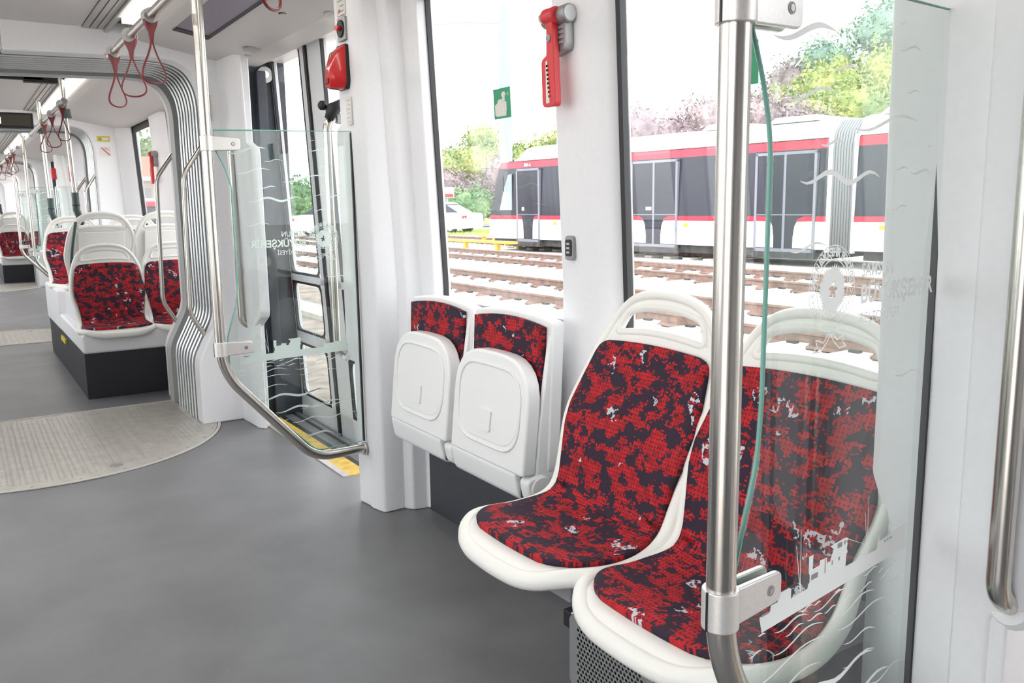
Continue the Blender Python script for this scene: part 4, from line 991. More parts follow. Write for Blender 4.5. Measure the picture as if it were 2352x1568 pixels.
# ------------------------------------------------------------ signs, boxes and fittings
def hammer(x, y, z, lab, first=True):
    """hammer held flat in its wall bracket, in the plane x = const; y runs along the wall"""
    t = thing('emergency_hammer', lab, 'hammer', (x, y, z), 'emergency hammers')
    def Q(a, b): return (y-a, z+b)     # a to the right in view, b up
    MB().prism(rpoly([Q(-.030, -.010), Q(.045, -.010), Q(.045, -.070), Q(.040, -.088), Q(-.022, -.098), Q(-.034, -.085)], .008), (x-.018, x+.034), 'x').build('bracket', M['perf'], t, bevel=.004)
    MB().cyl((x-.012, *Q(-.052, .0)), (x-.012, *Q(.060, .004)), .0245, 20).build('bracket_cap', M['perf'], t, bevel=.006, seg=3)
    for k in range(4): MB().box(x-.0205, x-.017, y-.040, y-.012, z-.032-.013*k, z-.025-.013*k).build('slot', M['grey'] if k else M['grey'], t)
    h = MB().cyl((x-.030, *Q(-.028, .003)), (x-.030, *Q(.026, .003)), .0225, 20)
    h.build('hammer_head', M['redpale'], t, bevel=.006, seg=3)
    MB().tube([(x-.030, *Q(-.028, .003)), (x-.030, *Q(-.042, .003)), (x-.030, *Q(-.056, .003))], [.016, .015, .003], 16).build('steel_tip', M['steel'], t, smooth=True, auto=40)
    MB().prism(rpoly([Q(-.013, .0), Q(.015, .0), Q(.022, -.09), Q(.030, -.225), Q(.026, -.235), Q(-.024, -.235), Q(-.032, -.225), Q(-.036, -.115), Q(-.030, -.105), Q(-.012, -.098)], .005), (x-.042, x-.020), 'x').build('grip', M['redpale'], t, bevel=.005, seg=3)
    MB().prism(rpoly([Q(-.012, -.115), Q(-.004, -.112), Q(.006, -.225), Q(-.010, -.226)], .002), (x-.0436, x-.0415), 'x').build('grip_inlay', M['paper'], t)
    for k in range(8): MB().box(x-.0436, x-.0415, y+.002-.0015*k, y+.010-.0015*k, z-.130-.0115*k, z-.124-.0115*k).build('grip_tooth', M['red'], t)
    MB().cyl((x-.0445, *Q(.001, -.055)), (x-.041, *Q(.001, -.055)), .010, 14).build('release_eye', M['grey'], t)
hammer(1.437, 1.962, 1.695, 'red emergency hammer in a grey bracket on the post between the two windows')
hammer(1.437, 7.60, 1.64, 'small distant red emergency hammer on the window post past the gangway')
t = tag(MB().prism(rpoly([(1.962-.018, 1.038), (1.962+.022, 1.038), (1.962+.022, 1.108), (1.962-.018, 1.108)], .012), (1.462, 1.478), 'x').build('charging_socket', M['grey'], bevel=.004), 'small grey charging socket low on the window post', 'socket')
t.name = 'charging_socket'
MB().prism(rpoly([(1.952-.004, 1.050), (1.952+.024, 1.050), (1.952+.024, 1.097), (1.952-.004, 1.097)], .008), (1.459, 1.463), 'x').build('socket_face', M['black'], t)
for k in range(3): MB().box(1.4582, 1.4592, 1.956, 1.970, 1.058+.012*k, 1.064+.012*k).build('socket_port', M['midgrey'], t)
st = sign = thing('hammer_sticker', 'green square sticker with white hand and hammer on the window glass', 'sticker', (1.512, 2.397, 1.52))
P = lambda a, b: (2.397-a, 1.52+b)
def onpane(poly, d0, d1, m, nm, parent):
    # thin sheet stuck on the leaning pane
    f = lambda z: 1.549+lean(z)
    MB().loft([[(f(z)-d0, y, z) for y, z in poly], [(f(z)-d1, y, z) for y, z in poly]]).build(nm, M[m], parent)
onpane([P(-.050, -.047), P(.050, -.047), P(.050, .047), P(-.050, .047)], .0005, .0015, 'green', 'sheet', st)
onpane([P(-.042, -.035), P(-.030, -.040), P(.022, -.040), P(.027, -.02), P(.027, .004), P(.0, .006), P(.0, .014), P(-.022, .012), P(-.028, .002), P(-.042, -.004)], .0016, .002, 'paper', 'hand_mark', st)
onpane([P(.002, .006), P(.018, .006), P(.018, .02), P(.024, .028), P(.018, .036), P(.002, .034), P(-.002, .024), P(.004, .018)], .0016, .002, 'paper', 'hammer_mark', st)
for a_ in (.5, .1, -.3): 
    c_, s_ = math.cos(a_), math.sin(a_)
    onpane([P(.028+0*c_, .026+.0*s_), P(.028+.014*c_-.001*s_, .026+.014*s_+.001*c_), P(.028+.014*c_+.001*s_, .026+.014*s_-.001*c_)], .0016, .002, 'paper', 'spark_mark', st)
st2 = thing('window_sticker', 'green and blue sticker on the second window, half hidden by the thick pole', 'sticker', (1.51, 1.39, 1.5))
onpane([(1.440, 1.455), (1.342, 1.455), (1.342, 1.548), (1.440, 1.548)], .0005, .0015, 'green', 'sheet', st2)

# emergency handle, switch and labels on the pillar
em = thing('emergency_release', 'glossy red emergency handle housing on the white pillar beside the doors', 'emergency release', (1.28, 3.10, 1.63))
def fx(z): return 1.290-.02*(z-.9)
pr = [(3.075, 1.775), (3.13, 1.785), (3.145, 1.77), (3.15, 1.70), (3.15, 1.64), (3.135, 1.625), (3.08, 1.628), (3.068, 1.66)]
MB().prism(rpoly([(3.062, 1.655), (3.066, 1.79), (3.155, 1.79), (3.158, 1.63), (3.08, 1.63)], .01), (1.266, 1.284), 'x').build('back_plate', M['black'], em, bevel=.002)
MB().loft([[(x, y, z) for y, z in rpoly(pp, .012)] for x, pp in (
    (1.270, [(3.064, 1.655), (3.066, 1.79), (3.150, 1.79), (3.156, 1.63), (3.085, 1.63)]),
    (1.232, [(3.070, 1.662), (3.072, 1.755), (3.145, 1.76), (3.150, 1.632), (3.088, 1.632)]),
    (1.212, [(3.082, 1.665), (3.082, 1.70), (3.138, 1.70), (3.143, 1.638), (3.095, 1.638)]))]).build('housing', M['red'], em, bevel=.006, seg=3)
MB().box(1.206, 1.222, 3.10, 3.138, 1.648, 1.668).build('pull_recess', M['strap'], em, bevel=.003)
MB().cyl((1.236, 3.11, 1.755), (1.226, 3.112, 1.752), .008, 12).build('seal_button', M['steel'], em)
sw = thing('door_switch', 'small dark rotary door switch with red knob above the red housing', 'switch', (1.27, 3.10, 1.85))
MB().prism(rpoly([(3.066, 1.803), (3.066, 1.888), (3.140, 1.888), (3.140, 1.803)], .006), (1.268, 1.279), 'x').build('frame', M['perf'], sw, bevel=.003)
MB().cyl((1.262, 3.103, 1.846), (1.269, 3.103, 1.846), .031, 24).build('dial', M['black'], sw, bevel=.002)
MB().prism(rpoly([(3.082, 1.850), (3.110, 1.858), (3.122, 1.846), (3.098, 1.836)], .004), (1.248, 1.262), 'x').build('knob', M['redpale'], sw, bevel=.003)
def label_plate(nm, lab, x0, y0, y1, z0, z1, m='paper', lines=0, ink='ink'):
    t = thing(nm, lab, 'label', (x0, (y0+y1)/2, (z0+z1)/2))
    MB().box(x0-.0008, x0+.004, y0, y1, z0, z1).build('sheet', M[m], t)
    for k in range(lines):
        z = z1-(z1-z0)*(k+.7)/(lines+.4)
        MB().box(x0-.0014, x0-.0007, y0+(y1-y0)*.12, y1-(y1-y0)*(.12+.25*(k % 2)), z-.0022, z+.0010).build('text_line', M[ink], t)
    return t
tt = label_plate('instruction_label', 'white instruction label with red arrow above the door switch', 1.273, 3.066, 3.145, 1.895, 1.96, 'paper', 3)
MB().prism([(3.135, 1.905), (3.120, 1.918), (3.108, 1.914), (3.118, 1.908)], (1.2705, 1.272), 'x').build('arrow_mark', M['redpale'], tt)
label_plate('notice_label', 'pale notice label with faint lines below the red emergency housing', 1.2775, 3.060, 3.105, 1.50, 1.60, 'paper', 6, 'midgrey')
t = tag(MB().tube([(1.34, 3.30, 1.60), (1.30, 3.30, 1.58), (1.285, 3.31, 1.54)], [.022, .026, .018], 12).ball((1.27, 3.33, 1.595), .02, 6).build('rail_bracket', M['black'], smooth=True), 'black bracket at the top of the door grab handle', 'bracket')
t = thing('door_mechanism', 'dark wheel shaped door mechanism at the top of the far door recess', 'mechanism', (1.50, 4.79, 1.93))
MB().cyl((1.505, 4.785, 1.915), (1.505, 4.805, 1.915), .045, 20).build('wheel', M['perf'], t, bevel=.003); MB().cyl((1.505, 4.775, 1.915), (1.505, 4.79, 1.915), .018, 14).build('hub', M['steel'], t)
# fittings on the ceiling over the doors
mo = thing('ceiling_screen', 'purple grey flush screen in the ceiling above the doors', 'screen', (1.04, 3.85, 2.02))
def sl(x): return 2.045-(x-.90)*.1845
def slopebox(x0, x1, y0, y1, d0, d1, nm, m, parent, **k):
    return MB().loft([[(x, y, sl(x)-d) for x, y in ((x0, y0), (x1, y0), (x1, y1), (x0, y1))] for d in (d0, d1)]).build(nm, M[m], parent, **k)
slopebox(.955, 1.105, 3.42, 4.33, -.004, .0012, 'screen_face', 'purple', mo)
slopebox(1.100, 1.115, 3.42, 4.40, -.004, .0045, 'edge_shadow_gap', 'black', mo); slopebox(.955, 1.115, 4.33, 4.40, -.004, .0045, 'end_gap', 'black', mo)
def disc(x, y, r, nm, lab, cat, m='grey', h=.004):
    t = thing(nm, lab, cat, (x, y, sl(x)))
    z = sl(x) if x < 1.35 else 1.960
    MB().cyl((x, y, z+.004), (x, y, z-h), r, 28).build('body', M[m], t, bevel=.001)
    MB().cyl((x, y, z-h), (x, y, z-h-.001), r*.72, 24).build('grille', M['midgrey'] if m != 'midgrey' else M['ceil'], t)
disc(1.325, 4.36, .055, 'loudspeaker', 'round loudspeaker grille in the ceiling before the dark door recess', 'loudspeaker')
disc(1.225, 3.60, .022, 'ceiling_sensor', 'small dark oval sensor in the ceiling above the doors', 'sensor', 'black', .001)
disc(1.34, 4.52, .018, 'sprinkler', 'tiny fitting beside the round ceiling loudspeaker', 'fitting', 'hold2', .004)
disc(1.37, 3.40, .045, 'door_camera', 'pale domed fitting in the ceiling next to the pillar', 'fitting', 'hold2', .006)
disc(.95, 3.30, .010, 'ceiling_screw', 'small dark hole in the ceiling beside the flush screen', 'fitting', 'black', .001)
tag(MB().box(1.155, 1.215, 4.838, 4.852, 1.66, 1.80).build('brown_label', M['brown'], bevel=.001), 'small brown label high on the portal wall behind the steel pole', 'label').name = 'wall_label'
# display and fittings in the raised-seat car
dsp = thing('led_display', 'dark LED passenger display hanging under the ceiling past the first gangway', 'display', (.27, 7.0, 1.80))
MB().box(mir(.535), .535, 6.97, 7.06, 1.768, 1.872).build('casing', M['black'], dsp, bevel=.004)
MB().box(mir(.520), .520, 6.966, 6.971, 1.782, 1.858).build('display_face', M['screen'], dsp)
mb = MB(); vs, fs, w = text_mb('SAMSUN', .055, .002); k = .40/w
mb.add([(.338-.40+v[0]*k, 6.964, 1.797+v[1]) for v in vs], fs); mb.build('led_text', M['ledtxt'], dsp)
t = thing('ceiling_edge_strip', 'black edge strip under the first gangway ceiling', 'strip', (.3, 5.9, 1.93))  # plain black strip
MB().box(mir(.66), .52, 5.86, 5.90, 1.955, 1.972).box(.42, .60, 5.86, 5.93, 1.945, 1.975).build('strip', M['black'], t, bevel=.003)
yl = thing('warning_sign', 'small yellow warning sign on the white end wall past the gangway', 'sign', (1.255, 9.0, 1.84))
YF = 9.03
MB().box(1.205, 1.315, YF-.004, YF+.002, 1.835, 1.885).build('plate', M['yel'], yl)
MB().prism([(1.215, 1.845), (1.243, 1.845), (1.229, 1.874)], (YF-.0055, YF-.004), 'y').build('triangle_mark', M['ink'], yl)
MB().box(1.25, 1.305, YF-.0055, YF-.004, 1.848, 1.872).build('text_field', M['paper'], yl)
ns = thing('prohibition_sign', 'white square no-smoking style sign with red bar under the yellow sign', 'sign', (1.27, 9.0, 1.75))
MB().box(1.225, 1.315, YF-.004, YF+.002, 1.700, 1.785).build('plate', M['paper'], ns)
MB().prism([(1.232, 1.775), (1.240, 1.779), (1.308, 1.712), (1.300, 1.707)], (YF-.0055, YF-.004), 'y').build('red_bar', M['redpale'], ns)
MB().prism([(1.25, 1.76), (1.27, 1.775), (1.305, 1.755), (1.30, 1.752), (1.27, 1.768)], (YF-.005, YF-.004), 'y').build('drawing', M['ink'], ns)
e2 = thing('emergency_release', 'small distant red emergency box past the second gangway', 'emergency release', (1.28, 3.10+PER, 1.63))
MB().prism([(3.07+PER, 1.63), (3.07+PER, 1.79), (3.15+PER, 1.79), (3.15+PER, 1.63)], (1.22, 1.285), 'x').build('housing', M['red'], e2, bevel=.015)
e3 = thing('emergency_release', 'tiny red emergency box by the nearer doors of the distant car', 'emergency release', (1.28, .78+PER, 1.6))
MB().prism([(.72+PER, 1.53), (.72+PER, 1.72), (.80+PER, 1.72), (.80+PER, 1.53)], (1.20, 1.265), 'x').build('housing', M['red'], e3, bevel=.015)

# ------------------------------------------------------------ outside
GZ = -.16
struct('ground', MB().box(1.7, 140, -60, 160, GZ-.3, GZ), 'ballast')
struct('ground', MB().box(-140, -1.1, -60, 160, GZ-.3, GZ), 'ballast')
M['shaded_dirt'] = mat('shaded_brown_gravel', (.27, .22, .19), 1, var=(5, .35, .4))  # brown gravel, its colour also darkened for the shade beside the tram
struct('ground', MB().box(1.72, 5.0, -10, 24, GZ-.1, GZ+.015), 'shaded_dirt')
struct('kerb', MB().box(3.55, 3.95, -10, 24, GZ, GZ+.08), 'sleeper')
def track(x0, x1, y0, y1, lab):
    t = thing('railway_track', lab, 'track', (x0, y0, GZ), 'tracks beside the tram')
    for x in (x0, x1):
        m = MB()
        m.prism([(x-.065, GZ+.012), (x+.065, GZ+.012), (x+.065, GZ+.028), (x+.012, GZ+.045), (x+.012, GZ+.125), (x+.035, GZ+.135), (x+.035, GZ+.16), (x-.035, GZ+.16), (x-.035, GZ+.135), (x-.012, GZ+.125), (x-.012, GZ+.045), (x-.065, GZ+.028)], (y0, y1), 'y')
        r = m.build('rail', M['rail'], t)
        MB().box(x-.030, x+.030, y0, y1, GZ+.159, GZ+.162).build('rail_head', M['railtop'], r)
    xm = (x0+x1)/2
    base = MB().loft([[(xm+a, y, GZ+z) for a, z in ((-1.2, -.03), (-1.17, .05), (-.55, .055), (-.45, .02), (.45, .02), (.55, .055), (1.17, .05), (1.2, -.03))] for y in (y0-.12, y0+.12)])
    s0 = base.build('sleeper', M['sleeper'], t)
    clips = MB()
    for x in (x0, x1):
        for q in (-.10, .10): clips.box(x+q-.03, x+q+.03, y0-.05, y0+.05, GZ+.05, GZ+.075)
    c0 = clips.build('rail_clips', M['under'], s0)
    n = int((y1-y0)/.66)
    for k in range(1, n):
        s = s0.copy(); COL.objects.link(s); s.location = (s0.location.x, s0.location.y+.66*k, s0.location.z)
        if k < 40: c = c0.copy(); COL.objects.link(c); c.parent = s
    return t
track(6.50, 7.93, 2.5, 23.5, 'nearest railway track on pale sleepers outside the windows')
track(10.35, 11.80, 4.5, 50, 'second railway track on pale sleepers, nearer than the parked tram')
track(14.8, 16.25, 14, 33, 'farthest railway track, running behind the yellow bars')
st_ = MB()
rnd = random.Random(5)
for k in range(5200):
    x = rnd.choice([rnd.uniform(5.0, 9.4), rnd.uniform(9.0, 13.2)]); y = rnd.uniform(4, 34); r = rnd.uniform(.022, .05)
    h = r*.8; a = rnd.uniform(0, 6)
    p = [(x+r*math.cos(a+i*2.1)*rnd.uniform(.8, 1.2), y+r*math.sin(a+i*2.1)*rnd.uniform(.8, 1.2), GZ) for i in range(3)]
    st_.add(p+[(x, y, GZ+h)], [(0, 1, 3), (1, 2, 3), (2, 0, 3)])
tag(st_.build('ballast_stones', M['ballast'], kind='stuff'), 'pale loose ballast stones between the tracks', 'gravel')
gr = struct('grass_bank', MB().prism([(16.8, 33), (70, 70), (70, 150), (21, 150), (17.2, 40)], (GZ-.1, GZ+.02)), 'grass')
struct('road', MB().prism([(17.5, 38), (60, 38.5), (60, 52), (21, 47.5)], (GZ-.02, GZ+.05)), 'road')
struct('grass_rise', MB().loft([[(19, 50, GZ), (80, 62, GZ)], [(20, 58, GZ+.7), (84, 70, GZ+.9)], [(24, 120, GZ+.8), (110, 120, GZ+1)]], closed=False, cap=False), 'grass')
gt = MB()
for k in range(3000):
    a = rnd.random(); x = rnd.uniform(15.8, 24); y = rnd.uniform(33.5, 38); h = rnd.uniform(.05, .16)
    if x < 15.5+(y-33)*.2: continue
    gt.add([(x-.04, y, GZ), (x+.04, y, GZ), (x+rnd.uniform(-.05, .05), y, GZ+h)], [(0, 1, 2)])
tag(gt.build('grass_tufts', M['grass'], kind='stuff'), 'bright green grass strip behind the tracks', 'grass')
def bar(x0, y0, x1, y1, z, lab):
    t = thing('buffer_beam', lab, 'barrier', (x0, y0, GZ), 'yellow topped barrier beams')
    a = Vector((x0, y0)); b = Vector((x1, y1)); d = (b-a).normalized(); n = Vector((-d.y, d.x))*.11
    P4 = [(a.x+n.x, a.y+n.y), (b.x+n.x, b.y+n.y), (b.x-n.x, b.y-n.y), (a.x-n.x, a.y-n.y)]
    MB().prism(P4, (z, z+.07)).build('beam', M['yellow'], t, bevel=.01)
    for k in range(4):
        p = a+(b-a)*(k+.5)/4; MB().box(p.x-.06, p.x+.06, p.y-.06, p.y+.06, GZ, z).build('post', M['yellow'], t)
bar(12.6, 26.5, 12.9, 19.8, .10, 'yellow topped barrier beam lying across the second track')
bar(15.2, 25.6, 14.2, 21.2, .12, 'yellow topped barrier beam at the nose of the parked tram')

# parked tram: local x along the tram (towards its nose), y outwards to us, z up
def parked_tram(label, D, T0, th, wide=True):
    t = thing('parked_tram', label, 'tram', (0, 0, 0))
    S = .886
    tv = Vector((math.sin(th), math.cos(th))); nv = Vector((math.cos(th), -math.sin(th)))
    def W(a, d, z): return (tv.x*a+nv.x*(D+d)+T0[0], tv.y*a+nv.y*(D+d)+T0[1], z)
    ZS = {'skirt': .20, 'r0': .755, 'r1': .865, 'u0': 2.20, 'u1': 2.385, 'roof': 2.62}
    def rect(a0, a1, z0, z1, d0, d1): return MB().loft([[W(a0, d0, z), W(a1, d0, z), W(a1, d1, z), W(a0, d1, z)] for z in (z0, z1)])
    def side(a0, a1, nose=False, tail=False):
        b = {}
        # body section lofted along the car: white skirt, red line, dark glass, red line, white roof
        sec = [('side_panel', 'whitepaint', [(0, .20), (-.0, .755)], 0), ('lower_stripe', 'tred', [(0, .755), (0, .865)], 0), ('window_band', 'tdark', [(.015, .865), (.06, 2.20)], 0), ('upper_stripe', 'tred', [(.06, 2.20), (.085, 2.385)], 0)]
        for nm, m, (p, q), _ in sec:
            an = a1
            def end(z):
                if not nose: return a1
                k = (z-.2)/2.4
                return a1-.10-.75*max(0, k-.12)**1.7
            MB().loft([[W(a0, p[0], p[1]), W(end(p[1]), p[0], p[1]), W(end(p[1]), 2.3, p[1]), W(a0, 2.3, p[1])], [W(a0, q[0], q[1]), W(end(q[1]), q[0], q[1]), W(end(q[1]), 2.3, q[1]), W(a0, 2.3, q[1])]]).build(nm, M[m], t)
        an = a1-(.9 if nose else 0)
        MB().loft([[W(a, d, z) for d, z in ((.10, 2.385), (.13, 2.44), (.16, 2.56), (.24, 2.72), (.5, 2.80), (1.9, 2.80), (2.2, 2.385))] for a in ((a0, an) if not nose else (a0, an-.7))]+([[W(an, d, z) for d, z in ((.30, 2.385), (.33, 2.42), (.36, 2.45), (.5, 2.5), (.7, 2.52), (1.7, 2.52), (2.1, 2.385))]] if nose else [])).build('roof', M['whitepaint'], t)
        rect(a0+.05, a1-(1.0 if nose else .05), 2.385, 2.40, .07, .12).build('roof_gap', M['under'], t)
        rect(a0, a1-.2, GZ+.175, .20, .12, 2.1).build('underframe', M['under'], t)
    def dr(a0, a1, single=False):
        am = (a0+a1)/2
        d = MB()
        for (p, q, z0, z1) in ((a0, a0+.06, .13, 2.16), (a1-.06, a1, .13, 2.16), (a0, a1, 2.11, 2.17), (a0, a1, .13, .20)):
            r = rect(p, q, z0, z1, -.022, .06); d.add(r.v, r.f)
        if not single:
            r = rect(am-.03, am+.03, .2, 2.12, -.02, .05); d.add(r.v, r.f)
        dd = d.build('door_frame', M['tgrey'], t)
        rect(a0+.05, a1-.05, .2, 2.12, -.012, .04).build('door_glass', M['tdark'], dd)
        rect(a0+.05, a1-.05, .885, .905, -.018, .04).build('door_rail', M['tgrey'], dd)
        w_ = (a1-a0)
        for sgn in (-1, 1):
            e = a0+.06 if sgn < 0 else a1-.06; k = .30*w_ if not single else .24*w_
            q = [(e, .215), (e, .86), (e-sgn*k*.45, .855), (e-sgn*k*.75, .80), (e-sgn*k*.92, .66), (e-sgn*k, .42), (e-sgn*k, .215)]
            MB().loft([[W(a, -.017, z) for a, z in q], [W(a, .03, z) for a, z in q]]).build('leaf_panel', M['whitepaint'], dd)
            q2 = [(e, .765), (e, .868), (e-sgn*k*.45, .862), (e-sgn*k*.78, .80), (e-sgn*k*.83, .755)]
            MB().loft([[W(a, -.021, z) for a, z in q2], [W(a, .03, z) for a, z in q2]]).build('leaf_stripe', M['tred'], dd)
        rect(a0-.02, a1+.02, .0, .13, -.03, .2).build('step_box', M['under'], dd)
    def bel(a0, a1):
        n = 9
        for k in range(n):
            a = a0+(a1-a0)*(k+.5)/n
            MB().tube([W(a, .10, .15), W(a, .10, 2.2), W(a, .17, 2.5), W(a, .4, 2.72), W(a, 1.8, 2.72)], (a1-a0)/n*.52, 6).build('bellows_fold', M['foldg'], t, smooth=True)
        rect(a0-.03, a0+.02, .15, 2.42, -.005, .1).build('bellows_edge', M['whitepaint'], t); rect(a1-.02, a1+.03, .15, 2.42, -.005, .1).build('bellows_edge', M['whitepaint'], t)
    return W, side, dr, bel, rect, t
TH = math.radians(-5.442)
W, side, dr, bel, rect, tr_ = parked_tram('long red and white articulated tram parked beyond the tracks', 15.5, (0, 0), TH)
k = .886
side(17.2*k, 23.45*k, nose=True); dr(20.69*k, 21.84*k, True)
bel(16.98*k, 17.25*k*1.0+.12)
side(10.74*k, 16.98*k); dr(15.09*k, 16.76*k); dr(11.04*k, 12.68*k)
bel(10.14*k, 10.74*k)
side(2.0, 10.14*k)
# cab side window, lamps, number
MB().loft([[W(a, -.004, z) for a, z in q] for q in (((22.10*k, 1.02), (22.75*k, 1.02), (22.52*k, 1.60), (22.28*k, 2.02), (22.10*k, 2.05)),)]+[[W(a, .02, z) for a, z in ((22.10*k, 1.02), (22.75*k, 1.02), (22.52*k, 1.60), (22.28*k, 2.02), (22.10*k, 2.05))]]).build('cab_window', M['pole'], tr_)
MB().loft([[W(22.35*k, -.10, 1.55), W(22.42*k, -.10, 1.55), W(22.42*k, -.14, 1.55), W(22.35*k, -.14, 1.55)], [W(22.35*k, -.10, 2.0), W(22.42*k, -.10, 2.0), W(22.42*k, -.14, 2.0), W(22.35*k, -.14, 2.0)]]).build('mirror', M['black'], tr_)
for a in (19.9*k, 16.2*k-1.3, 8.3): rect(a, a+.12, .62, .70, -.012, .02).build('side_reflector', M['orange'], tr_)
rect(13.9*k-.6, 13.9*k-.52, .60, .68, -.012, .02).build('side_marker', M['lampred'], tr_)
m_ = MB(); vs, fs, w_ = text_mb('5506-A', .13, .002)
m_.add([W(20.9*k+.55-v[0]*.8, .055-.012, 2.235+v[1]*.9) for v in vs], fs); m_.build('fleet_number', M['white'], tr_)
for a in (15.6*k+.35,):
    rect(a, a+.18, 1.0, 1.08, -.02, .0).build('door_label', M['paper'], tr_)
rect(21.45*k, 21.56*k, 1.0, 1.10, -.02, .0).build('door_label', M['paper'], tr_)
# equipment housings on the roof
for a0, a1 in ((13.5*k, 14.6*k), (11.3*k, 12.6*k), (9.2*k, 9.8*k), (6.0, 7.5)):
    MB().loft([[W(a0, .3, 2.78), W(a1, .3, 2.78), W(a1, 1.9, 2.78), W(a0, 1.9, 2.78)], [W(a0+.1, .38, 2.90), W(a1-.1, .38, 2.90), W(a1-.1, 1.8, 2.90), W(a0+.1, 1.8, 2.90)]]).build('roof_unit', M['whitepaint'], tr_)
# seats seen dimly through its windows
for a in (18.2*k, 19.0*k): MB().loft([[W(a, .005, .95), W(a+.32, .005, .95), W(a+.32, .02, .95), W(a, .02, .95)], [W(a+.03, .02, 1.22), W(a+.29, .02, 1.22), W(a+.29, .03, 1.22), W(a+.03, .03, 1.22)], [W(a+.10, .025, 1.32), W(a+.22, .025, 1.32), W(a+.22, .035, 1.32), W(a+.10, .035, 1.32)]]).build('seat_back', M['grey'], tr_)

# masts, sign, bollards
def mast(x, y, r, h, lab, arm=True, nm='catenary_mast'):
    t = thing(nm, lab, 'mast', (x, y, GZ), 'masts outside')
    MB().cyl((x, y, GZ), (x, y, h), r*1.1, 16, r).build('shaft', M['pole'], t, smooth=True, auto=60)
    MB().box(x-r*1.5, x+r*1.5, y-r*1.5, y+r*1.5, GZ, GZ+.12).build('base_plate', M['pole'], t)
    return t
tm = mast(17.3, 27.07, .225, 13, 'thick pale mast rising behind the nose of the parked tram')
MB().tube([(17.3, 27.07, 7.6), (16.5, 28.3, 7.8), (14.8, 31, 7.9), (13.9, 32.5, 7.75)], .035, 6).tube([(17.3, 27.07, 7.0), (16.7, 27.9, 7.6)], .03, 6).build('cantilever_arm', M['grey'], tm)
mast(29.5, 55, .16, 6.2, 'distant thin mast with a crossarm before the building', True, 'lamp_mast')
mast(20.2, 27.5, .22, 5.2, 'pale concrete mast behind the parked tram roof')
sg = thing('road_sign', 'small white and red road sign on a thin post beyond the tracks', 'sign', (21.6, 39.5, GZ))
MB().cyl((21.6, 39.5, GZ), (21.6, 39.5, 1.6), .03, 8).build('post', M['pole'], sg)
MB().box(21.24, 21.96, 39.44, 39.48, 1.55, 2.10).build('plate', M['paper'], sg); MB().box(21.30, 21.90, 39.42, 39.44, 1.58, 1.75).build('red_field', M['redpale'], sg)
bo = thing('bollard', 'thin red and white bollard at the roadside behind the tracks', 'bollard', (21.0, 34.2, GZ))
bx, by = 20.1, 32.4
bo.location = (bx, by, GZ); ORG[bo.name] = (bx, by, GZ)
MB().cyl((bx, by, GZ), (bx, by, .78), .07, 10).build('body', M['redpale'], bo); MB().cyl((bx, by, .3), (bx, by, .4), .074, 10).build('white_band', M['paper'], bo)
hy = thing('fire_hydrant', 'small red post seen through the door glass', 'hydrant', (11.6, 30, GZ))
bx, by = 13.15, 28.4; hy.location = (bx, by, GZ); ORG[hy.name] = (bx, by, GZ)
MB().cyl((bx, by, GZ), (bx, by, .95), .09, 12).ball((bx, by, 1.0), .14, 6).cyl((bx-.2, by, .7), (bx+.2, by, .7), .06, 10).build('body', M['redpale'], hy, smooth=True, auto=50)

def sedan(x, y, rot, lab):
    t = thing('car', lab, 'car', (x, y, 0), 'white cars outside')
    # local: x length, y width; built around the origin then turned
    R = Matrix.Rotation(rot, 3, 'Z'); o = Vector((x, y, GZ+.04))
    T = lambda p: tuple(R @ Vector(p)+o)
    def part(rings, nm, m, parent=t, **k):
        mb = MB().loft([[T(p) for p in r] for r in rings]); return mb.build(nm, M[m], parent, **k)
    def sec(xp, w, z0, z1, zt=None): return [(xp, -w, z0), (xp, -w*1.02, (z0+z1)/2), (xp, -w*.93, z1), (xp, w*.93, z1), (xp, w*1.02, (z0+z1)/2), (xp, w, z0)]
    part([sec(-2.25, .74, .32, .78), sec(-2.15, .84, .22, .90), (sec(-1.5, .89, .20, .96)), sec(0, .90, .20, .93), sec(1.2, .89, .20, .90), sec(2.0, .82, .22, .74), sec(2.22, .70, .34, .62)], 'body', 'car', bevel=.03)
    part([[( -1.75, -.70, .92), (-1.75, .70, .92), (1.15, .72, .88), (1.15, -.72, .88)], [(-.95, -.60, 1.36), (-.95, .60, 1.36), (.30, .60, 1.38), (.30, -.60, 1.38)]], 'cabin_glass', 'tdark', bevel=.03)
    part([[(-1.0, -.61, 1.35), (-1.0, .61, 1.35), (.36, .61, 1.37), (.36, -.61, 1.37)], [(-.80, -.52, 1.43), (-.80, .52, 1.43), (.15, .52, 1.44), (.15, -.52, 1.44)]], 'roof', 'car', bevel=.02)
    for a in (-1.35, 1.38):
        for s in (-1, 1):
            wh = MB().cyl(T((a, s*.86, .32)), T((a, s*.68, .32)), .32, 20).build('wheel', M['black'], t)
            MB().cyl(T((a, s*.87, .32)), T((a, s*.84, .32)), .2, 14).build('rim', M['midgrey'], wh)
    for s in (-1, 1):
        part([[(-2.26, s*.45, .66), (-2.20, s*.80, .66), (-2.0, s*.86, .68)], [(-2.25, s*.45, .80), (-2.19, s*.80, .82), (-2.0, s*.85, .80)]], 'tail_lamp', 'lampred')
        part([[(2.18, s*.45, .58), (2.06, s*.78, .60), (1.9, s*.82, .62)], [(2.14, s*.45, .70), (2.02, s*.78, .72), (1.86, s*.82, .74)]], 'headlamp', 'midgrey')
    part([[(-2.27, -.26, .50), (-2.27, .26, .50), (-2.24, .26, .50), (-2.24, -.26, .50)], [(-2.27, -.26, .62), (-2.27, .26, .62), (-2.24, .26, .62), (-2.24, -.26, .62)]], 'number_plate', 'paper')
sedan(19.3, 36.6, math.radians(120), 'white saloon car on the road at the left edge of the first window')
sedan(15.2, 38.5, math.radians(-20), 'white car seen through the glass of the closed doors')
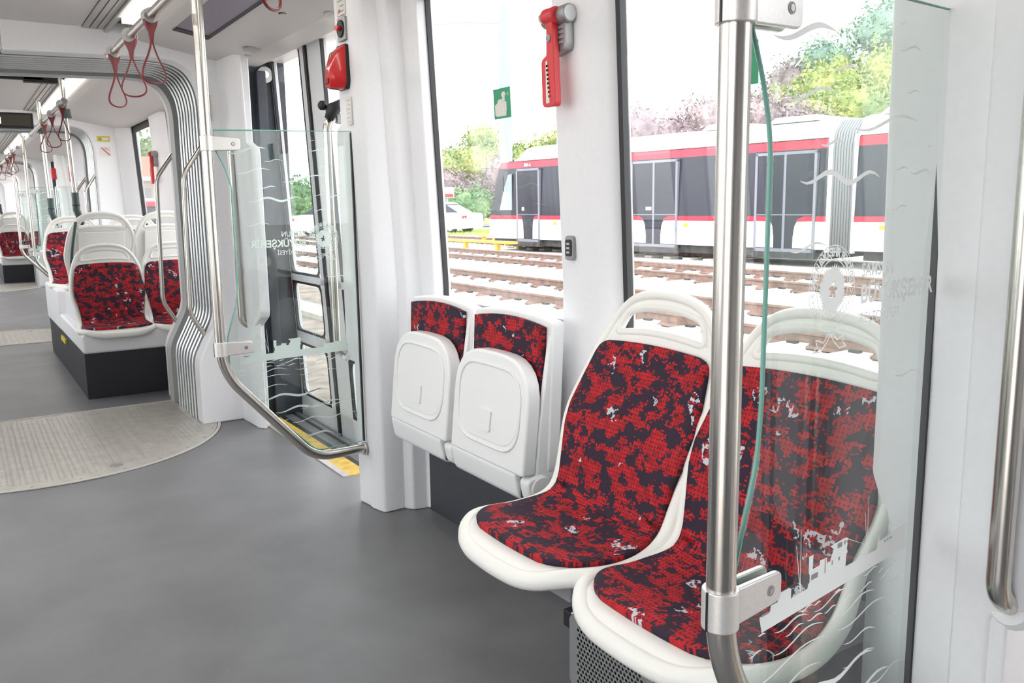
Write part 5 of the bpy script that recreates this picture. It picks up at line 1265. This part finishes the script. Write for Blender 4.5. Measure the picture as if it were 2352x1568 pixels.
sedan(17.8, 41.2, math.radians(-10), 'second pale car behind, seen through the door glass')

def foliage(parent, mname, blobs, n, leaf, seed, name='crown'):
    r = random.Random(seed); m = MB(); n = int(n*2.0); leaf *= .66
    tot = sum(b[3]**2 for b in blobs)
    for (x, y, z, R_, *sq) in blobs:
        q = sq[0] if sq else .8
        # leafy mass: an uneven inner body plus leaf cards over its surface
        for _ in range(int(n*R_*R_/tot)):
            a = r.uniform(0, 2*PI); c = r.uniform(-.55, 1); s = math.sqrt(1-c*c); rr = R_*r.uniform(.72, 1.06)*(1+.12*math.sin(5*a+seed)+.1*math.sin(7*c+a*3))
            p = Vector((x+rr*s*math.cos(a), y+rr*s*math.sin(a), z+rr*c*q)); d1 = Vector((r.gauss(0, 1), r.gauss(0, 1), r.gauss(0, 1))).normalized(); d2 = d1.cross(Vector((r.gauss(0, 1), r.gauss(0, 1), r.gauss(0, 1)))).normalized(); l = leaf*r.uniform(.6, 1.3)
            m.add([p-d1*l, p+d2*l*.5, p+d1*l, p-d2*l*.5], [(0, 1, 2, 3)])
        ib = MB().ball((x, y, z), R_*.78, 7, (1, 1, q)); m.add(ib.v, ib.f)
    return m.build(name, M[mname], parent)
def tree(lab, x, y, zb, blobs, mname, n=2500, leaf=.25, seed=1, trunk=.2, grp='trees outside', nm='leafy_tree', cat='tree'):
    t = thing(nm, lab, cat, (x, y, zb), grp)
    b2 = [(x+b[0], y+b[1], zb+b[2], *b[3:]) for b in blobs]
    foliage(t, mname, b2, n, leaf, seed)
    if trunk: 
        tp = min(b[2]+zb for b in b2) if False else b2[0][2]
        MB().tube([(x, y, zb-.3), (x+.1, y, lerp(zb, tp, .5)), (b2[0][0], b2[0][1], tp)], [trunk, trunk*.8, trunk*.5], 8).build('trunk', M['bark'], t, smooth=True)
    return t
tree('purple leaved bush at the far left of the first window', 26.0, 48.4, GZ, [(0, 0, 2.0, 2.2), (-2.2, 1, 1.4, 1.8), (1.8, -.5, 1.9, 1.6), (-.5, .5, 3.0, 1.2)], 'leafp', 1800, .2, 3, .15)
tree('green bush behind the small road sign', 25.4, 43.6, GZ+.2, [(0, 0, 1.0, 1.5), (1.6, .3, 1.1, 1.3), (-1.4, .4, .8, 1.2)], 'leafg', 1600, .16, 4, .1, nm='garden_bush', cat='bush')
tree('yellow green tree left of the thick pale mast', 30.2, 50.5, GZ+.5, [(0, 0, 3.4, 2.3), (-2.2, .5, 3.0, 1.8), (1.6, -.8, 2.6, 1.9), (.2, 0, 5.2, 1.3), (-1.5, 0, 1.2, 1.6)], 'leafy', 2600, .2, 5, .2)
tree('dark brownish tree directly left of the thick mast', 27.2, 43.2, GZ+.2, [(0, 0, 2.6, 1.1, 1.5), (.4, -.4, 1.2, 1.2)], 'leafp', 1200, .15, 6, .1)
tree('yellow green tree above the nose of the parked tram', 34.2, 49.0, GZ, [(0, 0, 4.4, 1.7), (1.4, -.6, 5.2, 1.5), (-1.6, .6, 4.3, 1.4), (2.8, -1.2, 5.0, 1.5)], 'leafy', 2200, .2, 7, .2)
tree('thin purple tree at the left edge of the second window', 26.2, 30.2, GZ, [(0, 0, 4.5, 1.5), (-1.1, .6, 3.6, 1.3), (1.2, -.6, 3.6, 1.3), (2.6, -1.0, 3.2, 1.2)], 'leafp', 1300, .16, 8, .15)
tree('wide purple leaved tree left of the thick steel pole', 32.3, 31.3, GZ, [(0, 0, 5.0, 2.0), (-1.6, .8, 4.3, 1.7), (1.9, -.8, 5.2, 1.9), (3.6, -1.6, 4.4, 1.6), (-3.1, 1.6, 3.8, 1.4), (.8, 0, 3.4, 2.0)], 'leafp', 4200, .17, 9, .25)
tree('purple tree right of the steel pole behind the tram roof', 37.5, 31.6, GZ, [(0, 0, 5.2, 2.1), (1.6, -.8, 4.6, 1.9), (-1.8, .9, 4.8, 1.6)], 'leafp', 2400, .18, 10, .2)
tree('rounded yellow green tree low behind the tram roof', 43.2, 34.2, GZ, [(0, 0, 5.6, 2.6), (2.6, -1.4, 6.2, 2.6), (-2.4, 1.5, 5.0, 2.0), (5.0, -2.6, 6.4, 2.6), (7.4, -4.2, 6.8, 2.8), (1, -1, 4.2, 3)], 'leafy', 5200, .24, 11, .3)
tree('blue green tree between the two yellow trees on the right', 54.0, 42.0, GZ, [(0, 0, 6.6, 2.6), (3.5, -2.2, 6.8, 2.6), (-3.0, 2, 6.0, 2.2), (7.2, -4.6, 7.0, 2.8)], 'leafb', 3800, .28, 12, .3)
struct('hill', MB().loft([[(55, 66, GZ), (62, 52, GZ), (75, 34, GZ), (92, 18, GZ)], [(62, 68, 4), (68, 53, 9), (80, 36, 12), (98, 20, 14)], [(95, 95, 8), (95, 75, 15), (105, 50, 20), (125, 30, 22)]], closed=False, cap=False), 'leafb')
tree('large yellow green tree mass on the hillside to the right', 64.5, 48.6, GZ, [(0, 0, 10.6, 3.4), (4.2, -3.4, 11.4, 4.0), (-2.4, 2.6, 9.0, 2.8), (8.5, -7, 11.0, 4.6), (2.4, -1.8, 7.4, 4.0), (12, -11, 11.0, 5.0)], 'leafy', 7000, .32, 13, .35)
tree('small dark tree crown at the left tip of the hillside trees', 66.2, 55.0, GZ, [(0, 0, 11.6, 2.0, 1.4), (-.6, 1, 8.6, 2.4)], 'leafp', 1300, .26, 14, .3)
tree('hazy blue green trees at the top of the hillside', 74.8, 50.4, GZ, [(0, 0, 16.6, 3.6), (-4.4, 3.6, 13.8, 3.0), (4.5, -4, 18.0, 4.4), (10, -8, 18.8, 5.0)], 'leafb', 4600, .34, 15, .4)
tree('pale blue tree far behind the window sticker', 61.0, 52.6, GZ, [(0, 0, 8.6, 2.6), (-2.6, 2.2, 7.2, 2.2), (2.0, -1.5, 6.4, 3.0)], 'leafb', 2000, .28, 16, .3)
tree('green roadside trees seen through the closed doors', 16.3, 47.8, GZ, [(0, 0, 1.6, 1.7), (-2.4, .4, 1.4, 1.5), (2.4, 0, 1.3, 1.6), (5.2, -.4, 1.0, 1.7), (-5, .4, 1.2, 1.6)], 'leafg', 3200, .2, 17, .15)
tree('green tree behind the red roofed house', 7.2, 40.5, GZ, [(0, 0, 3.2, 1.6), (-2.2, .4, 2.6, 1.4)], 'leafg', 1200, .2, 18, .15)
h = thing('apartment_building', 'pale building with pink panels beyond the yellow green tree', 'building', (37.5, 65.0, GZ))
MB().box(35.6, 40.5, 64.0, 69.0, GZ, 5.6).build('wall', M['house'], h); MB().box(35.3, 40.8, 63.7, 69.3, 5.6, 5.85).build('roof', M['pole'], h)
for i in range(2):
    for j in range(3): MB().box(36.0+1.6*j, 37.0+1.6*j, 63.95, 64.02, 1.8+1.7*i, 2.8+1.7*i).build('window', M['tdark'], h)
for i in range(2): MB().box(35.7, 40.4, 63.92, 64.0, 1.2+1.7*i, 1.65+1.7*i).build('panel', M['redpale'] if False else M['rooft'], h)
h = thing('house', 'cream house with a red tiled roof seen past the first gangway', 'house', (5.2, 30.5, GZ))
MB().box(3.9, 8.5, 29.6, 34.5, GZ, 2.15).build('wall', M['house'], h)
MB().loft([[(3.6, 29.2, 2.18), (8.8, 29.2, 2.18), (8.8, 34.9, 2.18), (3.6, 34.9, 2.18)], [(5.2, 31.5, 2.95), (7.2, 31.5, 2.95), (7.2, 32.5, 2.95), (5.2, 32.5, 2.95)]]).build('roof', M['rooft'], h)
MB().box(3.55, 8.85, 29.15, 29.25, 2.08, 2.20).build('gutter', M['paper'], h)
MB().box(4.7, 5.4, 29.55, 29.62, 1.35, 1.85).build('window', M['grey'], h); MB().box(6.2, 7.0, 29.55, 29.62, 1.35, 1.85).build('window', M['grey'], h)
MB().cyl((4.9, 30.4, 2.2), (4.9, 30.4, 2.75), .05, 8).build('flue', M['grey'], h)
h = thing('parked_tram', 'end of another white and red tram parked before the red roofed house', 'tram', (4.6, 25, GZ))
MB().box(3.75, 6.4, 24.5, 28.5, GZ+.1, .75).build('side_panel', M['whitepaint'], h, bevel=.04); MB().box(3.8, 6.35, 24.55, 28.5, .75, 1.26).build('window_band', M['tdark'], h, bevel=.04)
MB().box(3.75, 6.4, 24.5, 28.5, 1.26, 1.38).build('upper_stripe', M['tred'], h, bevel=.02); MB().box(3.85, 6.3, 24.7, 28.5, 1.38, 1.48).build('roof', M['whitepaint'], h, bevel=.05)
